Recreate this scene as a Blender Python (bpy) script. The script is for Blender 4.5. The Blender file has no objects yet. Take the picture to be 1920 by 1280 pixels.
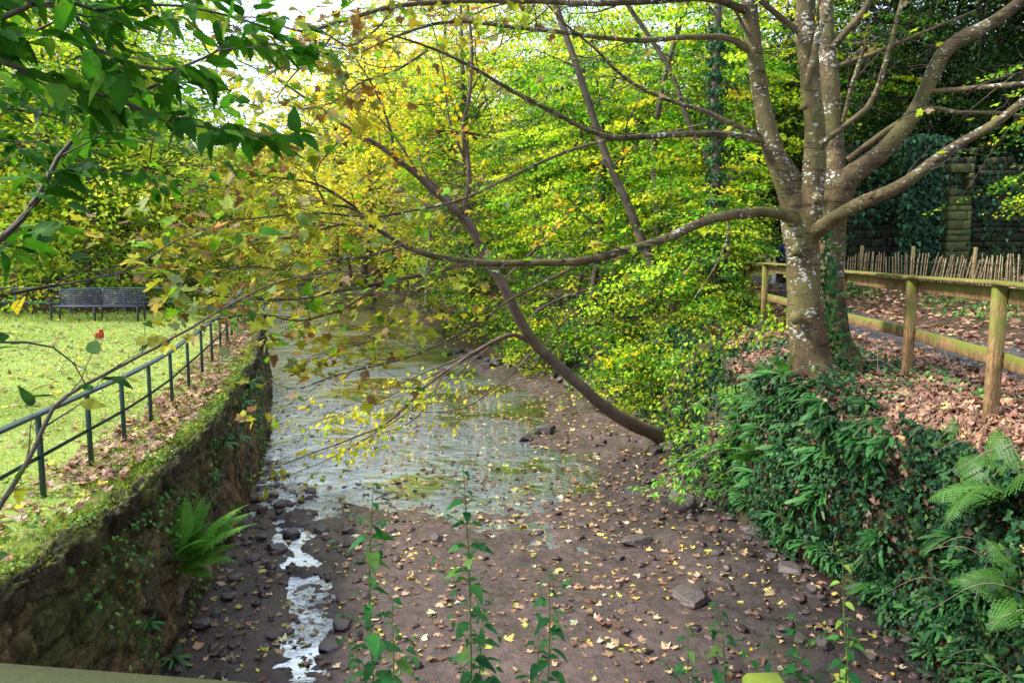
import bpy, math, random
import numpy as np
from mathutils import Vector, noise as mnoise

SC = bpy.context.scene
COL = SC.collection
RNG = np.random.default_rng(11)
R = math.radians
PITCH = R(6.9); FPX = 1450.0; CAMZ = 1.6
CP, SP = math.cos(PITCH), math.sin(PITCH)

def at(px, py, Y):
    u = (px - 960) / FPX; v = (640 - py) / FPX
    t = Y / (CP + v * SP)
    return np.array([u * t, Y, CAMZ + t * (v * CP - SP)])

def nrm(a):
    a = np.asarray(a, float)
    return a / np.maximum(np.linalg.norm(a, axis=-1, keepdims=True), 1e-9)

# ---------------------------------------------------------------- object bookkeeping
def tag(o, label=None, cat=None, group=None, kind=None):
    if label: o['label'] = label
    if cat: o['category'] = cat
    if group: o['group'] = group
    if kind: o['kind'] = kind
    return o

def empty(name, loc=(0, 0, 0), rz=0.0, parent=None):
    o = bpy.data.objects.new(name, None); COL.objects.link(o)
    o.location = loc; o.rotation_euler = (0, 0, rz); o.empty_display_size = .1
    if parent: o.parent = parent
    return o

def copy_tree(o, parent=None):
    c = o.copy(); COL.objects.link(c)
    if parent: c.parent = parent
    for ch in list(o.children): copy_tree(ch, c)
    return c

class MB:
    """collects geometry (numpy) and links it as one mesh object"""
    def __init__(s): s.V = []; s.C = []; s.F = []; s.n = 0
    def add(s, V, F, C=(1, 1, 1)):
        V = np.asarray(V, float).reshape(-1, 3)
        C = np.asarray(C, float)
        if C.ndim == 1: C = np.tile(C, (len(V), 1))
        s.V.append(V); s.C.append(C)
        groups = {}
        if isinstance(F, np.ndarray): s.F.append(F.astype(np.int32) + s.n)
        else:
            for f in F: groups.setdefault(len(f), []).append(f)
            for k in groups: s.F.append(np.array(groups[k], np.int32) + s.n)
        s.n += len(V)
    def scat(s, tmpl, P, D, N, S, C):
        """tmpl (V, F): length along +Y, normal +Z"""
        V, F = tmpl
        V = np.asarray(V, float); P = np.asarray(P, float); n = len(P)
        if n == 0: return
        D = nrm(D); X = nrm(np.cross(D, N)); Z = np.cross(X, D)
        S = np.broadcast_to(np.asarray(S, float), (n,))
        W = (V[None, :, 0:1] * X[:, None] + V[None, :, 1:2] * D[:, None] + V[None, :, 2:3] * Z[:, None]) * S[:, None, None] + P[:, None]
        k = len(V); C = np.broadcast_to(np.asarray(C, float), (n, 3))
        s.V.append(W.reshape(-1, 3)); s.C.append(np.repeat(C, k, 0))
        off = (np.arange(n) * k)[:, None, None] + s.n
        g = {}
        for f in F: g.setdefault(len(f), []).append(f)
        for q in g:
            a = np.array(g[q], np.int32)
            s.F.append((a[None] + off).reshape(-1, q).astype(np.int32))
        s.n += n * k
    def build(s, name, mat, parent=None, smooth=False, loc=None):
        me = bpy.data.meshes.new(name)
        V = np.concatenate(s.V); C = np.concatenate(s.C)
        me.vertices.add(len(V)); me.vertices.foreach_set('co', V.ravel().astype(np.float32))
        tot = np.concatenate([np.full(len(f), f.shape[1], np.int32) for f in s.F])
        li = np.concatenate([f.ravel() for f in s.F]).astype(np.int32)
        st = np.concatenate([[0], np.cumsum(tot)[:-1]]).astype(np.int32)
        me.loops.add(len(li)); me.loops.foreach_set('vertex_index', li)
        me.polygons.add(len(tot)); me.polygons.foreach_set('loop_start', st); me.polygons.foreach_set('loop_total', tot)
        if smooth: me.polygons.foreach_set('use_smooth', np.ones(len(tot), bool))
        me.update(calc_edges=True); me.validate()
        a = me.color_attributes.new('Col', 'FLOAT_COLOR', 'POINT')
        if len(me.vertices) == len(V):
            a.data.foreach_set('color', np.concatenate([C, np.ones((len(C), 1))], 1).ravel().astype(np.float32))
        me.materials.append(mat)
        o = bpy.data.objects.new(name, me); COL.objects.link(o)
        if parent: o.parent = parent
        if loc is not None: o.location = loc
        return o

def box(mb, c, size, C=(1, 1, 1), rz=0.0, bev=0.006, ax=None):
    """bevelled box centred at c; ax optional 3x3 rows = local axes"""
    hx, hy, hz = [q / 2 for q in size]; b = min(bev, hx * .45, hy * .45, hz * .45)
    V = []; idx = {}
    for sx in (-1, 1):
        for sy in (-1, 1):
            for sz in (-1, 1):
                for k in range(3):
                    q = [sx * hx, sy * hy, sz * hz]
                    for j in range(3):
                        if j != k: q[j] -= (sx, sy, sz)[j] * b
                    idx[(sx, sy, sz, k)] = len(V); V.append(q)
    F = []
    for k in range(3):
        a, c2 = [(1, 2), (2, 0), (0, 1)][k]
        for s_ in (-1, 1):
            def g(u, v):
                t = [0, 0, 0]; t[k] = s_; t[a] = u; t[c2] = v; return idx[tuple(t) + (k,)]
            q = [g(-1, -1), g(1, -1), g(1, 1), g(-1, 1)]
            F.append(q if s_ > 0 else q[::-1])
    for k in range(3):          # edges along axis k
        a, c2 = [(1, 2), (2, 0), (0, 1)][k]
        for u in (-1, 1):
            for v in (-1, 1):
                def g(w, kk):
                    t = [0, 0, 0]; t[k] = w; t[a] = u; t[c2] = v; return idx[tuple(t) + (kk,)]
                q = [g(-1, a), g(1, a), g(1, c2), g(-1, c2)]
                F.append(q[::-1] if u * v > 0 else q)
    for sx in (-1, 1):
        for sy in (-1, 1):
            for sz in (-1, 1):
                q = [idx[(sx, sy, sz, 0)], idx[(sx, sy, sz, 1)], idx[(sx, sy, sz, 2)]]
                F.append(q if sx * sy * sz > 0 else q[::-1])
    V = np.array(V)
    if ax is not None: V = V @ np.asarray(ax)
    elif rz:
        cr, sr = math.cos(rz), math.sin(rz)
        V = V @ np.array([[cr, sr, 0], [-sr, cr, 0], [0, 0, 1]])
    mb.add(V + np.asarray(c, float), F, C)

def beam(mb, p0, p1, w, h, C=(1, 1, 1), bev=.006):
    """beam from p0 to p1 (centres), width w across, height h"""
    p0 = np.asarray(p0, float); p1 = np.asarray(p1, float)
    d = nrm(p1 - p0); x = nrm(np.cross(d, [0, 0, 1])); z = np.cross(x, d)
    box(mb, (p0 + p1) / 2, (w, np.linalg.norm(p1 - p0), h), C, bev=bev, ax=[x, d, z])

def smooth_path(P, Rr, step):
    """catmull-rom resample"""
    P = np.asarray(P, float); Rr = np.asarray(Rr, float)
    if len(P) < 2: return P, Rr
    Q = np.vstack([2 * P[0] - P[1], P, 2 * P[-1] - P[-2]])
    out = []; ro = []
    for i in range(1, len(Q) - 2):
        a, b, c, d = Q[i - 1], Q[i], Q[i + 1], Q[i + 2]
        n = max(1, int(np.linalg.norm(c - b) / step))
        for t in np.arange(n) / n:
            out.append(.5 * (2 * b + (c - a) * t + (2 * a - 5 * b + 4 * c - d) * t * t + (3 * b - a - 3 * c + d) * t ** 3))
            ro.append(Rr[i - 1] * (1 - t) + Rr[i] * t)
    out.append(P[-1]); ro.append(Rr[-1])
    return np.array(out), np.array(ro)

def tube(mb, P, Rr, seg=8, C=(1, 1, 1), lump=0.0, seed=0.0, cap=True):
    P = np.asarray(P, float); n = len(P)
    if n < 2: return
    Rr = np.broadcast_to(np.asarray(Rr, float), (n,))
    T = np.gradient(P, axis=0); T = nrm(T)
    a = np.cross(T[0], [0, 0, 1.0]); 
    if np.linalg.norm(a) < .1: a = np.cross(T[0], [0, 1.0, 0])
    a = nrm(a); A = [a]
    for i in range(1, n):
        a = a - T[i] * np.dot(a, T[i]); a = nrm(a); A.append(a)
    A = np.array(A); B = np.cross(T, A)
    th = np.linspace(0, 2 * math.pi, seg, endpoint=False)
    rad = np.tile(Rr[:, None], (1, seg))
    if lump:
        s = np.cumsum(np.concatenate([[0], np.linalg.norm(np.diff(P, axis=0), axis=1)]))[:, None]
        t = th[None]
        rad = rad * (1 + lump * (np.sin(3 * t + s * 2.1 + seed) * .5 + np.sin(2 * t - s * 3.3 + seed * 2) * .5 + .6 * np.sin(s * 9 + seed) * np.sin(t + seed) + .35 * np.sin(5 * t + s * 7)))
    V = P[:, None] + rad[..., None] * (np.cos(th)[None, :, None] * A[:, None] + np.sin(th)[None, :, None] * B[:, None])
    V = V.reshape(-1, 3)
    i = np.arange(n - 1)[:, None] * seg; j = np.arange(seg)[None]; k = (j + 1) % seg
    F = np.stack([i + j, i + k, i + seg + k, i + seg + j], -1).reshape(-1, 4)
    mb.add(V, F, C)
    if cap and Rr[-1] > .004:
        b = mb.n - seg
        mb.F.append(np.array([[b + q for q in range(seg)]], np.int32))

# ---------------------------------------------------------------- materials
def new_mat(name):
    m = bpy.data.materials.new(name); m.use_nodes = True
    nt = m.node_tree; nt.nodes.clear()
    return m, nt.nodes, nt.links
def N(nodes, t, **kw):
    n = nodes.new(t)
    for k, v in kw.items():
        if k in n.inputs: n.inputs[k].default_value = v
        else: setattr(n, k, v)
    return n
def coords(nd, ln, scale=(1, 1, 1), obj=True):
    tc = N(nd, 'ShaderNodeTexCoord'); mp = N(nd, 'ShaderNodeMapping'); mp.inputs['Scale'].default_value = scale
    ln.new(tc.outputs['Object'] if obj else tc.outputs['Generated'], mp.inputs['Vector']); return mp.outputs['Vector']
def ramp(nd, ln, fac, stops):
    r = N(nd, 'ShaderNodeValToRGB'); e = r.color_ramp.elements
    while len(e) < len(stops): e.new(.5)
    for i, (p, c) in enumerate(stops):
        e[i].position = p; e[i].color = (*c, 1) if len(c) == 3 else c
    ln.new(fac, r.inputs['Fac']); return r.outputs['Color']
def noise_tex(nd, ln, vec, scale, detail=5, rough=.55, dist=0.0):
    n = N(nd, 'ShaderNodeTexNoise', Scale=scale, Detail=detail, Roughness=rough, Distortion=dist)
    ln.new(vec, n.inputs['Vector']); return n.outputs['Fac']
def mixc(nd, ln, fac, a, b, mode='MIX'):
    m = N(nd, 'ShaderNodeMix'); m.data_type = 'RGBA'; m.blend_type = mode
    for s_, v in ((0, fac), (6, a), (7, b)):
        if isinstance(v, (int, float)): m.inputs[s_].default_value = v
        elif isinstance(v, tuple): m.inputs[s_].default_value = (*v, 1)
        else: ln.new(v, m.inputs[s_])
    return m.outputs[2]
def vcol(nd): 
    a = N(nd, 'ShaderNodeAttribute'); a.attribute_name = 'Col'; return a.outputs['Color']
def bump(nd, ln, h, strength=.5, dist=.02, prev=None):
    b = N(nd, 'ShaderNodeBump', Strength=strength, Distance=dist); ln.new(h, b.inputs['Height'])
    if prev is not None: ln.new(prev, b.inputs['Normal'])
    return b.outputs['Normal']
def finish(m, nd, ln, color, rough=.8, normal=None, spec=.3, metal=0.0, trans=0.0, transcol=None):
    p = N(nd, 'ShaderNodeBsdfPrincipled'); p.inputs['Specular IOR Level'].default_value = spec; p.inputs['Metallic'].default_value = metal
    if isinstance(color, tuple): p.inputs['Base Color'].default_value = (*color, 1)
    else: ln.new(color, p.inputs['Base Color'])
    if isinstance(rough, (int, float)): p.inputs['Roughness'].default_value = rough
    else: ln.new(rough, p.inputs['Roughness'])
    if normal is not None: ln.new(normal, p.inputs['Normal'])
    out = N(nd, 'ShaderNodeOutputMaterial'); sh = p.outputs[0]
    if trans:
        t = N(nd, 'ShaderNodeBsdfTranslucent')
        if transcol is not None: ln.new(transcol, t.inputs['Color'])
        else: ln.new(color, t.inputs['Color'])
        mx = N(nd, 'ShaderNodeMixShader', Fac=trans); ln.new(p.outputs[0], mx.inputs[1]); ln.new(t.outputs[0], mx.inputs[2]); sh = mx.outputs[0]
    ln.new(sh, out.inputs['Surface'])
    return m

M = {}
def leaf_mat(name, trans=.4, spec=.3, rough=.5, bmp=.0, spot=0.0):
    m, nd, ln = new_mat(name); c = vcol(nd); v = coords(nd, ln)
    f = noise_tex(nd, ln, v, 30, 3)
    c2 = mixc(nd, ln, .55, c, ramp(nd, ln, f, [(.3, (.62, .62, .62)), (.7, (1.25, 1.25, 1.25))]), 'MULTIPLY')
    if spot:
        sf = ramp(nd, ln, noise_tex(nd, ln, v, 45, 4), [(.60, (0, 0, 0)), (.68, (1, 1, 1))])
        sm = N(nd, 'ShaderNodeMath', operation='MULTIPLY'); ln.new(sf, sm.inputs[0]); sm.inputs[1].default_value = spot
        c2 = mixc(nd, ln, sm.outputs[0], c2, (.11, .06, .02))
    nb = None
    if bmp: nb = bump(nd, ln, noise_tex(nd, ln, v, 60, 3), bmp, .01)
    tc = mixc(nd, ln, 1.0, c2, (1.3, 1.25, .6), 'MULTIPLY')
    return finish(m, nd, ln, c2, rough, nb, spec, trans=trans, transcol=tc)
M['leaf'] = leaf_mat('tree_leaf', .5, .25, .5)
M['leaf_near'] = leaf_mat('near_leaf', .45, .12, .55, .25, .5)
M['fern'] = leaf_mat('fern_leaf', .3, .28, .45, .3)
M['ivy'] = leaf_mat('ivy_leaf', .15, .16, .5, .2)
M['litter'] = leaf_mat('fallen_leaf', .12, .35, .6, .5, .35)
M['grass'] = leaf_mat('grass_blade', .4, .3, .5)
M['moss'] = leaf_mat('moss', .3, .1, .9, .3)

def mk_bark(name, c1, c2, c3, spots=.0, sc=1.0, band=False, bs=.6, green=0.0):
    m, nd, ln = new_mat(name); v = coords(nd, ln); vs = coords(nd, ln, (1, 1, .35))
    n1 = noise_tex(nd, ln, v, 3.2 * sc, 6, .6, .6); n2 = noise_tex(nd, ln, vs, 34 * sc, 6, .7, .3)
    c = ramp(nd, ln, n1, [(.3, c1), (.5, c2), (.7, c3)])
    c = mixc(nd, ln, .6, c, ramp(nd, ln, n2, [(.3, (.5, .5, .5)), (.7, (1.35, 1.3, 1.25))]), 'MULTIPLY')
    if green:
        g = ramp(nd, ln, noise_tex(nd, ln, v, 1.7, 3), [(.45, (0, 0, 0)), (.65, (1, 1, 1))])
        gm = N(nd, 'ShaderNodeMath', operation='MULTIPLY'); ln.new(g, gm.inputs[0]); gm.inputs[1].default_value = green
        c = mixc(nd, ln, gm.outputs[0], c, (.13, .14, .03))
    h = n2
    if band:
        vb = coords(nd, ln, (2.2, 2.2, 16)); nb = noise_tex(nd, ln, vb, 1.1, 5, .65, .8)
        bnd = ramp(nd, ln, nb, [(.36, (0, 0, 0)), (.42, (1, 1, 1))])
        c = mixc(nd, ln, 1.0, c, ramp(nd, ln, nb, [(.33, (.5, .45, .4)), (.42, (1, 1, 1))]), 'MULTIPLY')
        mm = N(nd, 'ShaderNodeMath', operation='ADD'); ln.new(h, mm.inputs[0]); ln.new(bnd, mm.inputs[1]); h = mm.outputs[0]
    if spots:
        vv = coords(nd, ln, (1, 1, 1.9)); s1 = noise_tex(nd, ln, vv, 17, 3.0, .5, .4)
        s2 = noise_tex(nd, ln, v, 2.2, 2)
        ad = N(nd, 'ShaderNodeMath', operation='MULTIPLY_ADD'); ln.new(s2, ad.inputs[0]); ad.inputs[1].default_value = .6; ln.new(s1, ad.inputs[2])
        sp = ramp(nd, ln, ad.outputs[0], [(1.035 - spots * .1, (0, 0, 0)), (1.06 - spots * .1, (1, 1, 1))])
        c = mixc(nd, ln, sp, c, mixc(nd, ln, n2, (.32, .34, .28), (.62, .63, .58)))
    return finish(m, nd, ln, c, .62, bump(nd, ln, h, bs, .02), .35)
M['bark_big'] = mk_bark('sycamore_bark', (.034, .021, .009), (.10, .066, .026), (.21, .16, .07), .90, band=True, bs=1.0, green=.5)
M['bark_lean'] = mk_bark('leaning_bark', (.075, .05, .034), (.12, .082, .056), (.18, .13, .09), .0, band=True, bs=.5)
M['bark'] = mk_bark('dark_bark', (.045, .033, .022), (.08, .06, .04), (.13, .10, .07), .0)
M['twig'] = mk_bark('twig_bark', (.035, .024, .02), (.06, .04, .032), (.10, .07, .055), .25)
M['twig_pale'] = mk_bark('pale_twig', (.18, .13, .11), (.27, .2, .17), (.36, .29, .25), .0)
M['stem'] = mk_bark('green_stem', (.05, .09, .02), (.09, .14, .03), (.14, .16, .05), .0, bs=.2)

def mk_simple(name, c1, c2, scale=6, rough=.8, bs=.4, spec=.3, detail=6, dist=.02, sc3=(1, 1, 1), use_v=False, metal=0.0):
    m, nd, ln = new_mat(name); v = coords(nd, ln, sc3)
    f = noise_tex(nd, ln, v, scale, detail, .62)
    c = ramp(nd, ln, f, [(.3, c1), (.7, c2)])
    if use_v: c = mixc(nd, ln, 1.0, c, vcol(nd), 'MULTIPLY')
    return finish(m, nd, ln, c, rough, bump(nd, ln, f, bs, dist), spec, metal)
M['gravel'] = mk_simple('bed_gravel', (.5, .45, .45), (1.2, 1.1, 1.1), 20, .45, .5, .45, use_v=True)
M['soil'] = mk_simple('bank_soil', (.022, .015, .010), (.075, .05, .034), 5, .85, .9, dist=.06)
M['rock'] = mk_simple('wet_rock', (.045, .034, .034), (.13, .10, .092), 7, .42, .7, .5, use_v=True, dist=.03)
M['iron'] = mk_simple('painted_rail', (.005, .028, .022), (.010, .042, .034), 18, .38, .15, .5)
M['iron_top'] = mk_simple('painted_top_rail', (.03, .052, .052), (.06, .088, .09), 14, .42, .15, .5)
M['iron_far'] = mk_simple('sunlit_rail_paint', (.03, .10, .11), (.05, .15, .16), 14, .42, .15, .5)  # lighter copy of the rail paint, sunlight put into the colour
M['bench'] = mk_simple('bench_paint', (.012, .014, .03), (.025, .028, .05), 18, .4, .1, .5)
M['bench_slat'] = mk_simple('bench_slat_paint', (.03, .032, .06), (.06, .06, .1), 18, .4, .1, .5)
M['red'] = mk_simple('red_block', (.35, .05, .02), (.5, .08, .035), 30, .6, .3)
M['sleeve'] = mk_simple('navy_quilt', (.006, .014, .06), (.012, .026, .10), 8, .5, .3)
M['trouser'] = mk_simple('dark_trouser', (.008, .008, .012), (.018, .018, .025), 30, .8, .3)
M['skin'] = mk_simple('skin', (.42, .22, .14), (.5, .28, .19), 20, .5, .1)
M['hair'] = mk_simple('hair', (.03, .02, .012), (.06, .04, .02), 60, .6, .5)
M['shoe'] = mk_simple('shoe', (.05, .06, .09), (.09, .1, .13), 20, .6, .2)
M['bag'] = mk_simple('red_bag', (.4, .012, .03), (.55, .02, .05), 20, .5, .2)

def mk_wood(name, cl, cd, moss, mossamt):
    m, nd, ln = new_mat(name); v = coords(nd, ln)
    n0 = noise_tex(nd, ln, v, 2.3, 4, .6, 1.5); vs = coords(nd, ln, (14, 14, 2.4)); n1 = noise_tex(nd, ln, vs, 3, 6, .65, .5)
    w = N(nd, 'ShaderNodeTexWave', Scale=9.0, Distortion=9.0, Detail=3.0); ln.new(v, w.inputs['Vector'])
    c = ramp(nd, ln, n1, [(.3, cd), (.7, cl)])
    c = mixc(nd, ln, .6, c, ramp(nd, ln, w.outputs['Fac'], [(0, (.45, .4, .35)), (1, (1.25, 1.2, 1.15))]), 'MULTIPLY'); c = mixc(nd, ln, .6, c, ramp(nd, ln, noise_tex(nd, ln, v, 3.1, 5, .65), [(.35, (.5, .48, .45)), (.65, (1.25, 1.2, 1.15))]), 'MULTIPLY')
    g = N(nd, 'ShaderNodeNewGeometry'); sx = N(nd, 'ShaderNodeSeparateXYZ'); ln.new(g.outputs['Normal'], sx.inputs[0])
    a = N(nd, 'ShaderNodeMath', operation='MULTIPLY_ADD'); ln.new(sx.outputs[2], a.inputs[0]); a.inputs[1].default_value = .45; ln.new(n0, a.inputs[2])
    mk = ramp(nd, ln, a.outputs[0], [(.56 - mossamt * .2, (0, 0, 0)), (.75 - mossamt * .2, (1, 1, 1))])
    c = mixc(nd, ln, mk, c, mixc(nd, ln, n1, moss, tuple(q * 1.8 for q in moss)))
    return finish(m, nd, ln, c, .75, bump(nd, ln, n1, .5, .01), .25)
M['wood'] = mk_wood('fence_timber', (.40, .27, .13), (.19, .115, .055), (.11, .125, .02), .45)
M['wood_rail'] = mk_wood('handrail_timber', (.07, .06, .036), (.025, .022, .014), (.028, .032, .010), .2)
M['pale'] = mk_simple('chestnut_pale', (.13, .10, .06), (.42, .33, .21), 9, .85, .6, use_v=True)
# ---------------------------------------------------------------- terrain curves (X as function of Y)
def crv(pts):
    a = np.array(pts, float)
    ys = np.linspace(a[0, 0], a[-1, 0], 1200); xs = np.interp(ys, a[:, 0], a[:, 1])
    k = 15; ker = np.hanning(2 * k + 1); ker /= ker.sum()
    xp = np.concatenate([np.full(k, xs[0]), xs, np.full(k, xs[-1])]); xs = np.convolve(xp, ker, 'valid')
    return lambda y: np.interp(y, ys, xs)
XL = crv([(-6, -3.8), (0, -3.85), (5.6, -3.88), (7.3, -3.94), (8.6, -4.05), (11.4, -4.5), (14.4, -5.1), (18, -6.0), (23, -7.5), (27.6, -8.9), (35, -11.3), (48, -15.9), (70, -26), (110, -46)])
XR = crv([(-6, 4.0), (8.4, 4.1), (9.6, 3.95), (11.6, 3.6), (13.7, 3.2), (17.2, 3.4), (21, 2.9), (24, 2.2), (29, -.6), (36, -3.0), (48, -5.6), (68, -10.5), (110, -30)])
XE = crv([(-6, 4.0), (5, 4.15), (6.5, 4.35), (8.6, 4.45), (9.6, 3.75), (11.4, 3.6), (12.6, 3.9), (17, 4.2), (21, 4.3), (25, 4.2), (30, 2.2), (36, 0.5), (48, -2), (68, -7), (110, -26)])
XF = crv([(-6, 3.7), (2, 3.9), (4.9, 4.2), (7.4, 4.66), (10, 5.2), (12.5, 5.33), (15, 5.36), (17.2, 5.6), (19.7, 6.0), (22, 6.5), (24.5, 7.2), (28, 8.2), (34, 10), (48, 13), (110, 20)])
XPL = crv([(-6, 5.0), (5, 5.6), (10, 6.15), (13, 5.95), (17, 6.35), (22, 7.3), (26, 8.3), (32, 10.6), (48, 16), (110, 26)])
XPR = lambda y: XPL(y) + 2.15
XP = crv([(-6, 14.5), (14, 14.5), (19, 14.3), (21.2, 13.9), (23.1, 10.2), (24.5, 10.9), (28, 12.3), (32, 14.4), (48, 20), (110, 30)])
WZ = -2.95

def fbm(x, y, s=1.0, seed=0.0):
    """cheap smooth pseudo-noise in numpy, about -1..1"""
    x = np.asarray(x, float) * s; y = np.asarray(y, float) * s; r = 0; a = 1.0
    for i in range(4):
        k = 1.9 ** i; o = seed * 7.3 + i * 2.7
        r = r + a * np.sin(x * k * 1.0 + o + 1.7 * np.sin(y * k * .8 + o * 1.3)) * np.cos(y * k * 1.1 - o + 1.3 * np.sin(x * k * .7 + o))
        a *= .55
    return r / 1.6

def value_noise(x, y, seed=0):
    x = np.asarray(x, float); y = np.asarray(y, float)
    xi = np.floor(x).astype(np.int64); yi = np.floor(y).astype(np.int64); fx = x - xi; fy = y - yi
    fx = fx * fx * (3 - 2 * fx); fy = fy * fy * (3 - 2 * fy)
    def h(a, b):
        n = (a * 374761393 + b * 668265263 + seed * 1442695) & 0x7fffffff
        n = ((n ^ (n >> 13)) * 1274126177) & 0x7fffffff
        return (n & 0xffff) / 65535.0 * 2 - 1
    return (h(xi, yi) * (1 - fx) + h(xi + 1, yi) * fx) * (1 - fy) + (h(xi, yi + 1) * (1 - fx) + h(xi + 1, yi + 1) * fx) * fy
def vfbm(x, y, s=1.0, seed=0, o=5):
    r = 0; a = 1.0; t = 0
    for i in range(o): r = r + a * value_noise(np.asarray(x) * s + i * 17.3, np.asarray(y) * s + i * 9.1, seed + i); t += a; a *= .5; s *= 2.03
    return r / t * 1.5
def sstep(a, b, x):
    t = np.clip((np.asarray(x, float) - a) / (b - a), 0, 1); return t * t * (3 - 2 * t)

def grid(name, fx, us, vs, mat, parent=None, smooth=True, colf=None):
    U, Vv = np.meshgrid(us, vs, indexing='ij'); P = fx(U.ravel(), Vv.ravel())
    n, m_ = len(us), len(vs); i = np.arange(n - 1)[:, None] * m_; j = np.arange(m_ - 1)[None]
    F = np.stack([i + j, i + m_ + j, i + m_ + j + 1, i + j + 1], -1).reshape(-1, 4)
    # orient upwards
    a, b, c = P[F[0, 0]], P[F[0, 1]], P[F[0, 2]]
    mb = MB(); mb.add(P, F, (1, 1, 1) if colf is None else colf(P)); return mb.build(name, mat, parent, smooth)

# --- right side profile
def right_keys(Y):
    Y = np.asarray(Y, float)
    xr, xe, xf, pl, pr, xp = XR(Y), XE(Y), XF(Y), XPL(Y), XPR(Y), XP(Y)
    far = sstep(26, 45, Y)
    xf = np.maximum(xf, xe + .35)
    K = [(xr - .8, np.full_like(Y, -3.5)), (xr, np.full_like(Y, -3.0)), (xr + (xe - xr) * .35 + .10, np.full_like(Y, -2.3)),
         (xr + (xe - xr) * .75 + .05, np.full_like(Y, -1.25)), (xe, -.5 + .38 * np.exp(-((Y - 10.5) / 1.1) ** 2)), (xf - .12, np.full_like(Y, -.06)),
         (pl, np.full_like(Y, 0.0)), (pr, np.full_like(Y, .03)), (xp, .5 + 0 * Y), (xp + 2.2, .9 + 0 * Y), (xp + 9 - 4 * sstep(25.5, 30, Y), 1.6 + 3.0 * sstep(25.5, 30, Y)), (xp + 15 - 2 * sstep(25.5, 30, Y), 9 + 2 * sstep(25.5, 30, Y)),
         (xp + 30, 19 + 0 * Y), (xp + 70, 26 + 0 * Y)]
    return np.array([k[0] for k in K]), np.array([k[1] for k in K])
NK = 14
def right_pt(Y, t, rough=True):
    """t in 0..NK-1"""
    Y = np.asarray(Y, float); t = np.clip(np.asarray(t, float), 0, NK - 1.0001)
    KX, KZ = right_keys(Y); i = np.floor(t).astype(int); f = t - i; n = np.arange(len(Y))
    f2 = f * .5 + .5 * f * f * (3 - 2 * f)
    x = KX[i, n] * (1 - f) + KX[i + 1, n] * f; z = KZ[i, n] * (1 - f2) + KZ[i + 1, n] * f2
    if rough:
        face = np.clip(1 - np.abs(t - 2.8) / 2.2, 0, 1)
        x = x + face * .36 * vfbm(Y, z * 1.2, .8, 3) 
        z = z + np.where(t > 4, .07, .03) * vfbm(x, Y, .8, 5) * np.clip(1 - (t > 6) * (t < 7), .12, 1) + (t > 9) * .9 * vfbm(x, Y, .18, 8)
    return np.stack([x, Y, z], -1)
def surf_frame(fn, Y, t, e=.03):
    p = fn(Y, t); a = fn(Y + e, t) - p; b = fn(Y, t + e) - p
    n = nrm(np.cross(a, b)); n[n[:, 2] < 0] *= -1
    return p, n
def right_n(Y, t):
    e = .04; f = lambda y, q: right_pt(y, q); p = f(Y, t); a = f(Y + e, t) - p; b = f(Y, t + e) - p
    n = nrm(np.cross(b, a)); return p, -n if np.mean(n[:, 2]) < 0 else n

def lawn_z(x, y): return -.92 + .36 * sstep(9, 23, y) + .04 * vfbm(x, y, .35, 21) - .0 
def left_keys(Y):
    Y = np.asarray(Y, float); xl = XL(Y)
    K = [(xl + .6, -3.6 + 0 * Y), (xl, -3.0 + 0 * Y), (xl - 1.2, -1.9 + 0 * Y), (xl - 3, -1.0 + 0 * Y), (xl - 9, -.3 + 0 * Y), (xl - 18, 1.8 + 0 * Y), (xl - 32, 7.5 + 0 * Y), (xl - 70, 17. + 0 * Y)]
    return np.array([k[0] for k in K]), np.array([k[1] for k in K])
def left_pt(Y, t):
    Y = np.asarray(Y, float); t = np.clip(np.asarray(t, float), 0, 6.9999)
    KX, KZ = left_keys(Y); i = np.floor(t).astype(int); f = t - i; n = np.arange(len(Y))
    x = KX[i, n] * (1 - f) + KX[i + 1, n] * f; z = KZ[i, n] * (1 - f) + KZ[i + 1, n] * f
    return np.stack([x, Y, z + .12 * vfbm(x, Y, .5, 31) * (t > .5) - 1.25 * sstep(27.6, 26.0, Y) * sstep(2, 3.4, t)], -1)

def bed_off(x, y):
    s = (x - XL(y)) / (XR(y) - XL(y))
    n = vfbm(x, y, .55, 41); n2 = vfbm(x, y, 2.2, 47); n3 = vfbm(x, y * 1.0, 7, 53)
    chan = np.exp(-((s - .17 - .04 * np.sin(y * .9)) / .037) ** 2)
    o = .05 + .035 * n + .024 * n2 + .012 * n3 - (.10 + .15 * n2 + .11 * n3) * chan * sstep(30, 18, y)
    wet = sstep(11.2, 15.2, y + 1.2 * n + 2.0 * n2 + 1.0 * n3 + 2.2 * (s - .4)) * sstep(.93, .6, s + .05 * n)
    o = o - .115 * wet
    o = o + .20 * sstep(.80, 1.0, s + .04 * n2) + .10 * sstep(.66, .9, s + .06 * n) * sstep(13.5, 9, y)
    o = o - .10 * sstep(18, 24, y) * sstep(.95, .75, s) - .25 * sstep(26, 34, y)
    return o
def bed_pt(x, y): return np.stack([x, y, WZ + bed_off(x, y)], -1)

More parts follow.
